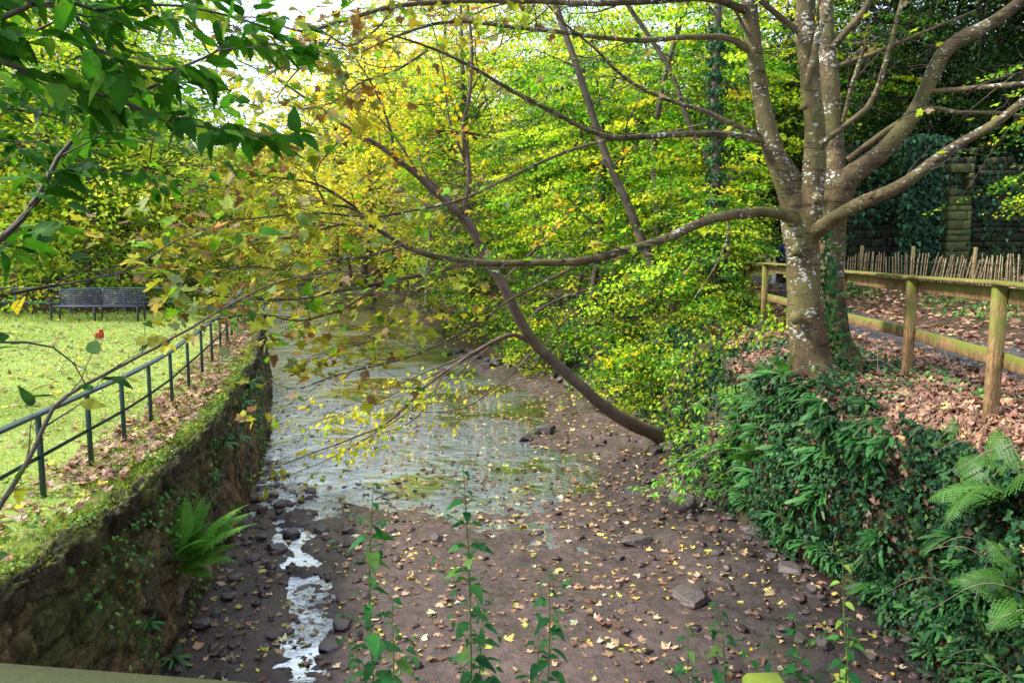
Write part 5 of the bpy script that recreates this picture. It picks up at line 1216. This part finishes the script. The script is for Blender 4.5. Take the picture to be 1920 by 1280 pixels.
for i, (Y, t, s, rz, pr, lb) in enumerate([
        (6.55, 3.9, 1.2, 0, fernA, 'large feathery fern at the right edge under the fence'), (6.0, 3.0, 1.0, 1, fernA, 'feathery fern hanging low at the lower right edge'),
        (7.1, 3.5, .55, 2, fernA, 'feathery fern among ivy right of the creeping herbs'), (5.6, 2.5, .75, 3, fernA, 'lowest fern in the bottom right corner'),
        (10.2, 3.9, .85, 4, fernB, 'bright green fern near the top of the dark bank'), (11.6, 2.6, .8, 5, fernB, 'spreading fern low over the mud beside bare twigs'),
        (8.8, 3.3, .5, 1.5, fernB, 'upright fern in the middle of the strap leaved ferns'), (13.4, 3.6, .8, 2.5, fernB, 'fern behind the pale green elder bush'),
        (9.5, 3.6, .6, .3, fernA, 'feathery fern poking out above the strap leaved mass'), (8.0, 2.6, .6, 2.2, fernA, 'drooping feathery fern low on the near right bank'), (12.5, 4.1, .6, 3.3, fernB, 'small feathery fern left of the sycamore base'), (7.6, 4.1, .5, 1.2, fernA, 'small feathery fern under the leaf litter edge'), (18.2, 3.0, 1.1, .5, fernB, 'dark fern hanging in shade behind the leaning trunk')]):
    p, n_ = bp(Y, t); put_fern(pr, p, s, rz, (0, -.75), lb)
# big fern growing out of the stone wall
def wall_fern():
    rng = np.random.default_rng(9); p = np.array([XL(8.9) + .18, 8.75, -2.1]); root = empty('wall_fern', p)
    for az, L, e, c in [(.25, .95, 1.0, .75), (-.1, 1.0, .75, .6), (.6, .8, 1.25, .5), (-.35, .8, .45, .7), (1.0, .8, 1.35, .7), (-.5, .55, .1, .5), (.1, .7, .5, .5), (1.4, .75, 1.45, .35), (-.8, .85, .9, .8), (.4, .95, .9, .9), (-.2, .6, 1.3, .9)]:
        mb = MB(); frond(mb, L * 1.12, e, c, az, .22, rng, np.array((.12, .33, .035)) * rng.uniform(.8, 1.25), 38, 6); mb.build('frond', M['fern'], root)
    tag(root, 'bright feathery fern sprouting from the middle of the stone wall', 'fern', 'feathery ferns on the banks')
wall_fern()

# hart's tongue ferns: glossy wavy straps
def strap(mb, L, e0, curve, az, w, C, ph):
    n = 13; s = np.linspace(0, 1, n); el = e0 - curve * s; ds = L / (n - 1); ca, sa = math.cos(az), math.sin(az)
    hx = np.concatenate([[0], np.cumsum(np.cos(el[:-1]) * ds)]); hz = np.concatenate([[0], np.cumsum(np.sin(el[:-1]) * ds)]); P = np.stack([hx * ca, hx * sa, hz], -1); side = np.array([-sa, ca, 0.])
    V = []; F = []; T = nrm(np.gradient(P, axis=0)); up = np.cross(side, T); up = np.where(up[:, 2:3] < 0, -up, up)
    prof = w * np.minimum(1, .35 + s * 3) * np.where(s > .75, np.sqrt(np.maximum(0, 1 - ((s - .75) / .25) ** 2)), 1); prof[0] *= .5
    for i in range(n):
        wv = .22 * w * math.sin(i * 2.2 + ph); V += [P[i] - side * prof[i] * (1 + .12 * math.sin(i * 1.9)) + up[i] * (wv + .1 * w), P[i], P[i] + side * prof[i] * (1 + .12 * math.cos(i * 2.1)) + up[i] * (-wv + .1 * w)]
    for i in range(n - 1): F += [(3 * i, 3 * i + 1, 3 * i + 4, 3 * i + 3), (3 * i + 1, 3 * i + 2, 3 * i + 5, 3 * i + 4)]
    mb.add(np.array(V), F, C)
def tongue(seed):
    rng = np.random.default_rng(seed); mb = MB(); n = rng.integers(8, 15)
    for i in range(n): strap(mb, rng.uniform(.2, .44), rng.uniform(.0, 1.1), rng.uniform(.4, 1.8), rng.normal(0, .95), rng.uniform(.014, .026), np.clip(np.array((.028, .125, .028)) * rng.uniform(.45, 1.7) + np.array([.05, .04, 0]) * rng.random() ** 3, 0, 1), rng.uniform(0, 6))
    return mb.build('strap_fern', M['fern'], None, True)
TG = [tongue(s) for s in (1, 2, 3, 4, 5)]; tused = set()
def put_tongue(p, s, rz, tilt, label, grp='strap leaved ferns'):
    k = rng.integers(0, 5); o = TG[k]
    if k in tused: o = o.copy(); COL.objects.link(o)
    tused.add(k); o.location = p; o.scale = (s, s, s); o.rotation_euler = (0, tilt, rz); return tag(o, label, 'fern', grp)
cnt = 0
for i in range(700):
    Y = rng.uniform(7.4, 13.2); t = rng.uniform(1.9, 4.35)
    if vfbm(np.array([Y]), np.array([t]), 1.3, 99)[0] < -.18: continue
    if Y < 8.2 and t > 3.3: continue
    p, n_ = bp(Y, t); put_tongue(p, rng.uniform(.65, 1.15), rng.uniform(-.9, .9) + math.pi + .3, rng.uniform(.5, 1.0), "glossy strap leaved fern in the dense mass on the steep right bank")
    cnt += 1
    if cnt >= 165: break
for i in range(26):
    p, n_ = bp(rng.uniform(5.2, 7.6), rng.uniform(1.6, 3.0)); put_tongue(p, rng.uniform(.7, 1.0), rng.uniform(-.6, .6) + math.pi, .75, 'strap leaved fern among the ivy at the lower right corner', 'strap leaved ferns in the corner')
def wall_p(Y, T): z = -3.35 + (float(lawn_z(XL(Y), Y)) - .22 + 3.35) * T; return np.array([float(XL(Y)) + .08 + (1 - T) * .24, Y, z])
for i, (Y, T, s, lb) in enumerate([(8.0, .22, .75, 'pale strap leaved fern at the foot of the stone wall'), (7.6, .5, .5, 'small strap leaved fern low on the near wall face'), (10.6, .80, .6, 'strap leaved fern high on the wall face under the moss'),
        (11.6, .9, .75, 'strap leaved fern drooping from the wall coping'), (12.6, .82, .8, 'strap leaved fern hanging halfway along the wall'), (13.6, .95, .9, 'arching strap leaved fern on the coping before the bend'),
        (14.6, 1.0, 1.0, 'tall strap leaved fern on the coping at the bend'), (15.4, .98, 1.0, 'farthest strap leaved fern on the wall top'), (9.7, .62, .45, 'tiny strap leaved fern in a joint above the feathery fern'), (9.4, .86, .3, 'little strap leaved seedling just under the coping'), (14.0, .8, .8, 'strap leaved fern below the bend of the coping'), (7.15, .35, .3, 'tiny green seedling fern on the lower near wall')]):
    put_tongue(wall_p(Y, T), s, rng.uniform(-.5, .5), .55, lb, 'strap leaved ferns on the wall')

# ---------------------------------------------------------------- nettles and tall weeds at the foot of the bridge
NL = [T_serrated(.64, 8, .14, .2, .3), T_serrated(.6, 8, .14, .3, .5, .03)]
def nettle(px, ptop, Y, label, seed, n=12, leaf=(.05, .10), lean=0.0, cols=None, zb=-1.15):
    rng = np.random.default_rng(seed); top = at(px, ptop, Y); b = np.array([top[0] - lean, Y - .1, zb]); root = empty('nettle', b); H = top[2] - zb
    P, Rr = smooth_path([(0, 0, 0), (lean * .3 + rng.normal(0, .02), 0.03, H * .4), (lean * .7 + rng.normal(0, .02), .07, H * .75), (lean, .1, H)], [.0055, .0045, .0035, .0015], .08)
    st_ = MB(); tube(st_, P, Rr, 6, (1, 1, 1)); lf = MB(); pos = []; az = rng.uniform(0, 3)
    hs = 1 - np.linspace(0, 1, n) ** 1.15 * .82
    cols = cols or [((.025, .13, .035), 5), ((.045, .18, .045), 3), ((.11, .24, .05), 1)]
    for j, h in enumerate(hs):
        p = np.array([np.interp(h * H, P[:, 2], P[:, k]) for k in range(3)]); az += math.pi / 2 + rng.normal(0, .2); s = np.interp(j / n, [0, .25, .7, 1], [.35, .8, 1.0, .9])
        for q in (0, math.pi):
            if rng.random() < .07: continue
            d = np.array([math.cos(az + q), math.sin(az + q), rng.uniform(.0, .35)]); pl = s * rng.uniform(.02, .045); e = p + nrm(d) * pl
            tube(st_, np.array([p, e]), [.0018, .0012], 4, cap=False); pos.append((e, nrm(d * [1, 1, .2] + [0, 0, -.15]), s * rng.uniform(*leaf) * 1.05))
            if j > 2 and rng.random() < .5:   # axillary shoot with small leaves
                d2 = nrm(d + rng.normal(0, .3, 3) + [0, 0, .5]); l2 = rng.uniform(.05, .2); e2 = p + d2 * l2; tube(st_, np.array([p, e2]), [.0018, .001], 4, cap=False)
                for r_ in range(3): pos.append((p + d2 * l2 * (.5 + .25 * r_), nrm(rng.standard_normal(3) * [1, 1, .3]), rng.uniform(.02, .05)))
    p_ = np.array([q[0] for q in pos]); d_ = np.array([q[1] for q in pos]); s_ = np.array([q[2] for q in pos]); w = rng.integers(0, 2, len(p_)); N_ = np.array([0, 0, 1.]) + .25 * rng.standard_normal((len(p_), 3)); C = pick(rng, len(p_), cols, .15)
    for t in (0, 1): lf.scat(NL[t], p_[w == t], d_[w == t], N_[w == t], s_[w == t], C[w == t])
    st_.build('stem', M['stem'], root, True); lf.build('leaves', M['leaf_near'], root)
    return tag(root, label, 'nettle', 'nettles at the foot of the view')
for i, a in enumerate([(700, 905, 3.1, 'tall nettle left of the middle rising over the wet mud', .0, 14), (868, 870, 3.3, 'tallest nettle stem in the middle of the foreground', -.05, 15), (1030, 1075, 3.2, 'shorter leafy nettle right of the middle stems', .0, 13),
        (735, 1120, 2.8, 'low nettle with large leaves at the bottom centre left', .05, 9), (905, 1130, 3.5, 'low bushy nettle behind the middle stem', .05, 11), (1345, 1130, 3.3, 'low nettle with bluish leaves at the bottom right of centre', -.1, 9),
        (1490, 1150, 3.4, 'leafy nettle beside the mossy post', .05, 10), (1290, 1175, 3.2, 'small nettle left of the bluish leaved one', -.05, 8), (1590, 1160, 3.3, 'nettle at the foot of the willowherb stem', .05, 9),
        (1010, 1180, 2.9, 'lowest nettle at the bottom centre', -.04, 7), (1445, 1185, 3.0, 'small nettle just above the mossy post', 0, 7), (665, 1190, 3.4, 'nettle half hidden beside the glinting channel', -.05, 7)]):
    nettle(a[0], a[1], a[2], a[3], 70 + i, int(a[5] * 1.9), (.06, .13) if i in (0, 1, 3) else (.05, .105), a[4])
nettle(1580, 1030, 3.7, 'slender willowherb stem with long narrow leaves', 99, 11, (.05, .09), -.06, [((.07, .22, .04), 3), ((.2, .35, .05), 2)])

# ---------------------------------------------------------------- elder bush and bare arching twigs beside the leaning trunk
def elder():
    rng = np.random.default_rng(44); base = at(1490, 850, 13.0); base[0] += .2; root = empty('elder_bush', base); mb = MB(); rec = []
    for k, (pts, Y) in enumerate([([(1490, 860), (1440, 800), (1390, 770), (1330, 745), (1290, 765)], (13.0, 12.4)), ([(1480, 880), (1420, 850), (1350, 840), (1300, 870), (1250, 900), (1220, 915)], (13.0, 12.3)), ([(1400, 870), (1385, 800), (1380, 750), (1350, 735)], (12.9, 12.4)),
            ([(1480, 880), (1400, 900), (1330, 910), (1290, 930)], (12.9, 12.2)), ([(1450, 850), (1370, 845), (1310, 860), (1270, 900)], (12.9, 12.3)), ([(1470, 830), (1400, 790), (1340, 800), (1290, 810)], (12.9, 12.5)), ([(1480, 860), (1400, 825), (1330, 835), (1270, 862), (1240, 880)], (12.8, 12.4))]):
        limb(mb, pts, Y, (.018, .005), 6, .03, seed=70 + k, off=base, rec=rec)
    sites = []; twiggery(mb, rec, rng, .22, .4, .6, 2, .05, sites, .35, .7, 4); mb.build('twig_sprays', M['twig_pale'], root, True)
    put_leaves('leaves', 'leaf', [T_oval(.45, .1, .2)], sites, rng, .8, (.06, .11), [((.16, .45, .06), 4), ((.25, .55, .08), 3), ((.5, .6, .08), 1)], root, per=3, filt=lambda S: S[:, 0] < -.85)
    tag(root, 'pale green elder bush with bare arching twigs beside the leaning trunk', 'bush')
elder()
def deadstalks():
    k = 0
    for (a, b, c, Y, lb) in [((1612, 845), (1670, 838), (1735, 845), 8.6, 'long pale dead stalk lying across the ferns'), ((1770, 655), (1795, 720), (1815, 800), 8.0, 'thin pale dead stalk leaning between the fence posts'), ((1644, 640), (1646, 670), (1645, 700), 9.2, 'short upright dead stalk right of the sycamore'),
            ((1835, 845), (1843, 815), (1850, 775), 7.2, 'dead stalk beside the foot of the nearest post'), ((1850, 905), (1865, 890), (1880, 873), 6.6, 'short dead stalk at the right edge above the fern'), ((1445, 730), (1447, 710), (1450, 690), 9.6, 'pale stick standing in leaves left of the sycamore')]:
        b0 = at(*a, Y); P, Rr = smooth_path([at(*a, Y) - b0, at(*b, Y - .05) - b0, at(*c, Y - .1) - b0], [.004, .0035, .002], .06); m = MB(); tube(m, P, Rr, 5); tag(m.build('dead_stalk', M['twig_pale'], loc=b0), lb, 'dead stalk', 'pale dead stalks')
    # bramble tangle on the leaf bank
    m = MB(); r = np.random.default_rng(3)
    for i in range(190):
        p, n_ = bp(r.uniform(5.3, 14), r.uniform(2.2, 4.9)); d = nrm(r.standard_normal(3) * [1, 1, .3]); L = r.uniform(.3, .9); P, Rr = smooth_path([p, p + d * L * .5 + [0, 0, L * .22], p + d * L + [0, 0, -.02]], [.003, .0028, .0018], .08); tube(m, P, Rr, 4, cap=False)
    o = m.build('bramble_stems', M['twig_pale']); o['kind'] = 'stuff'
deadstalks()

# ---------------------------------------------------------------- rocks
def rock_mesh(seed, flat=.6, block=0.0):
    import bmesh
    bm = bmesh.new(); bmesh.ops.create_icosphere(bm, subdivisions=4, radius=1); r = np.random.default_rng(seed); pl = [(nrm(r.standard_normal(3)), r.uniform(.5, .82)) for _ in range(11)]
    for v in bm.verts:
        p = np.array(v.co)
        for n_, d in pl:
            e = p @ n_ - d
            if e > 0: p = p - n_ * e * .94
        p = p * (1 + .06 * mnoise.noise(Vector(p * 2.3 + seed)) + .03 * mnoise.noise(Vector(p * 7 + seed)))
        v.co = Vector(p * [1, .85, flat])
    V = np.array([v.co[:] for v in bm.verts]); F = [tuple(x.index for x in f.verts) for f in bm.faces]; bm.free()
    mb = MB(); mb.add(V, F, (1, 1, 1)); return mb
RK = [rock_mesh(i, f).build('rock', M['rock']) for i, f in enumerate([.62, .5, .8, .4, .7, .6])]; rused = set(); rk = [0]
def bed_at(px, py):
    u = (px - 960) / FPX; v = (640 - py) / FPX; dy = CP + v * SP; dz = v * CP - SP; t = (WZ + .02 - CAMZ) / dz; return np.array([u * t, dy * t])
def put_rock(x, y, z, s, label, rz=0., grp='stones in the stream bed', tint=None, sx=1.0, sz=1.0):
    k = rk[0] % 6; rk[0] += 1; o = RK[k]
    if k in rused: o = o.copy(); COL.objects.link(o)
    rused.add(k); o.location = (x, y, z); o.scale = (s * sx, s, s * sz); o.rotation_euler = (0, 0, rz); return tag(o, label, 'rock', grp)
for i, (px, py, w, lb) in enumerate([(568, 1100, 56, 'squarish dark boulder with a brown leaf beside the wet channel'), (640, 1172, 50, 'angular stone below the squarish boulder'), (583, 1158, 44, 'flat dark slab at the channel edge near the bottom'), (617, 1205, 62, 'wide low slab at the bottom of the channel'),
        (550, 1000, 40, 'stone in the channel under the wall fern level'), (584, 918, 34, 'small stone at the head of the wet channel'), (506, 888, 30, 'small block beside the foot of the wall far along'), (530, 946, 36, 'low stone between wall and channel'), (516, 1030, 44, 'broken slab beside the wall foot'),
        (606, 998, 38, 'dark stone on the right side of the channel'), (980, 822, 38, 'pointed stone standing midstream'), (1024, 808, 46, 'flat topped stone next to the pointed one'), (738, 750, 22, 'small dark stone in the far shallows'), (1195, 1022, 60, 'thin flat slab lying in the mud'),
        (1278, 965, 74, 'broad stone near the right bank ferns'), (1300, 1140, 90, 'muddy boulder at the lower right'), (1345, 1066, 30, 'small dark lump of mud and stone'), (655, 1000, 30, 'pebbly lump right of the channel'), (520, 1190, 44, 'stone among leaves near the handrail'), (700, 1240, 44, 'stone behind the bottom nettle'),
        (820, 1012, 30, 'half sunk stone in the middle of the mud'), (1090, 985, 26, 'little half buried stone right of the middle'), (1020, 1235, 26, 'small stone at the bottom centre'), (1160, 1050, 26, 'small stone by the thin slab'), (1420, 1040, 60, 'muddy stone under the right bank ferns'), (1480, 1110, 64, 'larger muddy stone under the right bank')]):
    xy = bed_at(px, py); d = xy[1]; s = w / FPX * d * .55; z = WZ + float(bed_off(xy[0], xy[1])); put_rock(xy[0], xy[1], z + s * .12, s, lb, rng.uniform(0, 6), sz=rng.uniform(.7, 1.0))
r = np.random.default_rng(12)
for i in range(46):   # rubble at the wall foot
    y = r.uniform(6.5, 17); x = float(XL(y)) + .18 + abs(r.normal(0, .28)); s = r.uniform(.06, .17); put_rock(x, y, WZ + float(bed_off(x, y)) + s * .2, s, 'dark red brown stone in the rubble along the foot of the wall', r.uniform(0, 6), 'rubble at the wall foot')
for i in range(60):   # boulders along the right toe far
    y = r.uniform(16, 34); x = float(XR(y)) - abs(r.normal(0, .5)) + .35; s = r.uniform(.12, .34); put_rock(x, y, WZ + max(0, float(bed_off(x, y))) + s * .15, s, 'dark stone in the jumble along the far right water edge', r.uniform(0, 6), 'bank stones by the far right water edge')
for i in range(40):
    y = r.uniform(6, 14); x = float(XR(y)) - abs(r.normal(0, .55)) + .15; s = r.uniform(.04, .12); put_rock(x, y, WZ + float(bed_off(x, y)) + s * .2, s, 'small muddy lump at the foot of the ferny bank', r.uniform(0, 6), 'muddy lumps at the ferny bank')
for i in range(40):
    y = r.uniform(6.5, 24); x = float(XL(y)) + .6 + r.random() * (float(XR(y) - XL(y)) - 1.5); s = r.uniform(.02, .07); put_rock(x, y, max(WZ, WZ + float(bed_off(x, y))) + s * .2, s, 'small scattered pebble lying on the open stream bed', r.uniform(0, 6), 'scattered pebbles')

# gravel and clods
import bmesh as _bm
_b = _bm.new(); _bm.ops.create_icosphere(_b, subdivisions=2, radius=1); _V = np.array([v.co[:] for v in _b.verts]); _F = [tuple(v.index for v in f.verts) for f in _b.faces]; _b.free()
mb = MB(); gr_ = np.random.default_rng(77)
for q in range(5):
    V = _V * (1 + .28 * gr_.standard_normal((len(_V), 1))) * [1, .8, .55]; n = 520
    Y = 5.2 + 13 * gr_.random(n) ** 1.2; u = gr_.random(n); s = np.where(u < .45, gr_.random(n) ** 1.4 * .36, np.where(u < .8, 1 - gr_.random(n) ** 1.7 * .35, gr_.random(n))); x = XL(Y) + .12 + s * (XR(Y) - XL(Y) - .1)
    P = bed_pt(x, Y); D_ = gr_.standard_normal((n, 3)) * [1, 1, .1]; g = gr_.uniform(.35, 1.0, n)[:, None]
    mb.scat((V, _F), P, D_, np.array([0, 0, 1.]) + .2 * gr_.standard_normal((n, 3)), .008 + .075 * gr_.random(n) ** 3.5, np.array([.10, .075, .068]) * g + np.array([.01, 0, 0]))
o = mb.build('gravel', M['gravel'], None, False); o['kind'] = 'stuff'

# ---------------------------------------------------------------- the walker, mostly behind the sycamore trunk
def person():
    g = at(1469, 541, 25.5); root = empty('person', g, .25)
    def skin(name, verts, edges, mat, parent=root, sub=2, rootv=0):
        me = bpy.data.meshes.new(name); me.from_pydata([v[:3] for v in verts], edges, []); o = bpy.data.objects.new(name, me); COL.objects.link(o); o.parent = parent
        m = o.modifiers.new('skin', 'SKIN'); m.use_smooth_shade = True
        for i, v in enumerate(verts): q = me.skin_vertices[0].data[i]; q.radius = (v[3], v[4] if len(v) > 4 else v[3]); q.use_root = (i == rootv)
        s = o.modifiers.new('sub', 'SUBSURF'); s.levels = sub; s.render_levels = sub; me.materials.append(M[mat]); return o
    # body: walking away (faces +Y)
    body = [(0, 0, .95, .13, .10), (0, .0, 1.12, .13, .10), (0, .01, 1.3, .16, .11), (0, 0, 1.43, .10, .08), (0, .01, 1.52, .055, .055), (0, .02, 1.60, .07, .08), (0, .02, 1.68, .078, .095), (0, .01, 1.75, .055, .065),
            (-.10, 0, .88, .095, .1), (-.11, .08, .50, .062, .065), (-.11, -.04, .10, .042, .045), (-.11, .08, .04, .035, .03), (.10, 0, .88, .095, .1), (.10, -.03, .50, .062, .065), (.10, -.22, .12, .042, .045), (.10, -.12, .05, .035, .03),
            (-.20, 0, 1.40, .06, .06), (-.25, -.04, 1.13, .045, .045), (-.27, .05, .90, .032, .03), (-.275, .08, .82, .03, .016), (.20, 0, 1.40, .06, .06), (.25, .05, 1.13, .045, .045), (.26, .14, .92, .032, .03), (.265, .17, .84, .03, .016)]
    ed = [(0, 1), (1, 2), (2, 3), (3, 4), (4, 5), (5, 6), (6, 7), (0, 8), (8, 9), (9, 10), (10, 11), (0, 12), (12, 13), (13, 14), (14, 15), (3, 16), (16, 17), (17, 18), (18, 19), (3, 20), (20, 21), (21, 22), (22, 23)]
    for hx, hy in ((-.275, .08), (.265, .17)):
        b = 19 if hx < 0 else 23
        for f, (fx, l) in enumerate([(-.018, .05), (-.006, .06), (.006, .055), (.018, .045)]):
            i = len(body); body += [(hx + fx * .3, hy + fx, .79, .008), (hx + .012, hy + fx * 1.1, .79 - l, .007)]; ed += [(b, i), (i, i + 1)]
        i = len(body); body += [(hx + .02, hy + .028, .81, .009), (hx + .03, hy + .04, .775, .008)]; ed += [(b, i), (i, i + 1)]
    skin('body', body, ed, 'skin')
    jk = [(0, 0, .86, .185, .14), (0, 0, 1.0, .175, .135), (0, .0, 1.2, .18, .14), (0, .01, 1.36, .17, .13), (0, 0, 1.46, .09, .085), (-.19, 0, 1.40, .085, .085), (-.26, -.04, 1.13, .07, .07), (-.275, .04, .90, .052, .05), (.19, 0, 1.40, .085, .085), (.26, .05, 1.13, .07, .07), (.265, .13, .93, .052, .05)]
    skin('jacket', jk, [(0, 1), (1, 2), (2, 3), (3, 4), (3, 5), (5, 6), (6, 7), (3, 8), (8, 9), (9, 10)], 'sleeve')
    tr_ = [(0, 0, .92, .15, .12), (-.10, 0, .84, .105, .11), (-.11, .08, .50, .08, .085), (-.11, -.03, .14, .062, .065), (.10, 0, .84, .105, .11), (.10, -.03, .50, .08, .085), (.10, -.20, .16, .062, .065)]
    skin('trousers', tr_, [(0, 1), (1, 2), (2, 3), (0, 4), (4, 5), (5, 6)], 'trouser')
    for x, y, z in ((-.11, -.05, .05), (.10, -.22, .07)): skin('shoe', [(x, y - .03, z, .045, .05), (x, y + .08, z - .01, .045, .04), (x, y + .18, z - .02, .035, .028)], [(0, 1), (1, 2)], 'shoe')
    skin('hair', [(0, -.015, 1.62, .085, .085), (0, .0, 1.70, .09, .1), (0, .01, 1.76, .06, .07)], [(0, 1), (1, 2)], 'hair')
    tag(root, 'person in a dark blue quilted jacket walking away behind the sycamore trunk', 'person')
    b = MB(); P = np.array([(0, 0, .0), (0, 0, .03), (0, 0, .12), (0, 0, .2), (0, 0, .22)]); tube(b, P, [.03, .09, .10, .06, .02], 12, (1, 1, 1), .05)
    th = np.linspace(0, math.pi, 9); tube(b, np.array([(.04 * math.cos(t), 0, .2 + .09 * math.sin(t)) for t in th]), .006, 5)
    bag = b.build('hand_bag', M['bag'], None, True); a = .25; hx, hy = -.275, .08
    bag.location = (g[0] + hx * math.cos(a) - hy * math.sin(a), g[1] + hx * math.sin(a) + hy * math.cos(a), g[2] + .5); tag(bag, 'small red bag held low in the hand of the walker', 'bag')
person()
# ---------------------------------------------------------------- camera, light, sky
cd = bpy.data.cameras.new('camera'); cam = bpy.data.objects.new('camera', cd); COL.objects.link(cam)
cd.sensor_width = 36; cd.lens = 36 * FPX / 1920; cd.clip_end = 2000; cd.clip_start = .05
cam.location = (0, 0, CAMZ); cam.rotation_euler = (math.pi / 2 - PITCH, 0, 0); SC.camera = cam
SUN_EL, SUN_AZ = R(44), R(-95)     # azimuth from +Y towards +X
sd = bpy.data.lights.new('sun', 'SUN'); so = bpy.data.objects.new('sun', sd); COL.objects.link(so)
sd.energy = 4.2; sd.angle = R(9); sd.color = (1, .95, .86)
dv = Vector((math.sin(SUN_AZ) * math.cos(SUN_EL), math.cos(SUN_AZ) * math.cos(SUN_EL), math.sin(SUN_EL)))
so.rotation_euler = dv.to_track_quat('Z', 'Y').to_euler(); so.location = (0, 0, 30)
w = bpy.data.worlds.new('World'); SC.world = w; w.use_nodes = True; nt = w.node_tree; nt.nodes.clear(); nd = nt.nodes; ln = nt.links
sky = nd.new('ShaderNodeTexSky'); sky.sky_type = 'NISHITA'; sky.sun_disc = False; sky.sun_elevation = SUN_EL; sky.sun_rotation = SUN_AZ; sky.dust_density = 2.5; sky.air_density = 1.0
tc = nd.new('ShaderNodeTexCoord'); cn = nd.new('ShaderNodeTexNoise'); cn.inputs['Scale'].default_value = 2.2; cn.inputs['Detail'].default_value = 6; cn.inputs['Roughness'].default_value = .6
mp = nd.new('ShaderNodeMapping'); mp.inputs['Scale'].default_value = (1, 1, 2.5); ln.new(tc.outputs['Generated'], mp.inputs[0]); ln.new(mp.outputs[0], cn.inputs['Vector'])
rp_ = nd.new('ShaderNodeValToRGB'); rp_.color_ramp.elements[0].position = .25; rp_.color_ramp.elements[0].color = (.35, .35, .35, 1); rp_.color_ramp.elements[1].position = .6; rp_.color_ramp.elements[1].color = (1, 1, 1, 1); ln.new(cn.outputs['Fac'], rp_.inputs[0])
mx = nd.new('ShaderNodeMix'); mx.data_type = 'RGBA'; ln.new(rp_.outputs[0], mx.inputs[0]); ln.new(sky.outputs[0], mx.inputs[6]); mx.inputs[7].default_value = (9.2, 10.6, 13.2, 1)
bg = nd.new('ShaderNodeBackground'); ln.new(mx.outputs[2], bg.inputs['Color']); bg.inputs['Strength'].default_value = .085
out = nd.new('ShaderNodeOutputWorld'); ln.new(bg.outputs[0], out.inputs['Surface'])
vs = SC.view_settings; vs.view_transform = 'Standard'; vs.look = 'None'; vs.exposure = .95; vs.gamma = 1; vs.use_curve_mapping = False
c = SC.cycles; c.max_bounces = 6; c.diffuse_bounces = 3; c.glossy_bounces = 2; c.transmission_bounces = 4; c.transparent_max_bounces = 8; c.use_denoising = True; c.caustics_reflective = False; c.caustics_refractive = False
c.sample_clamp_indirect = 6
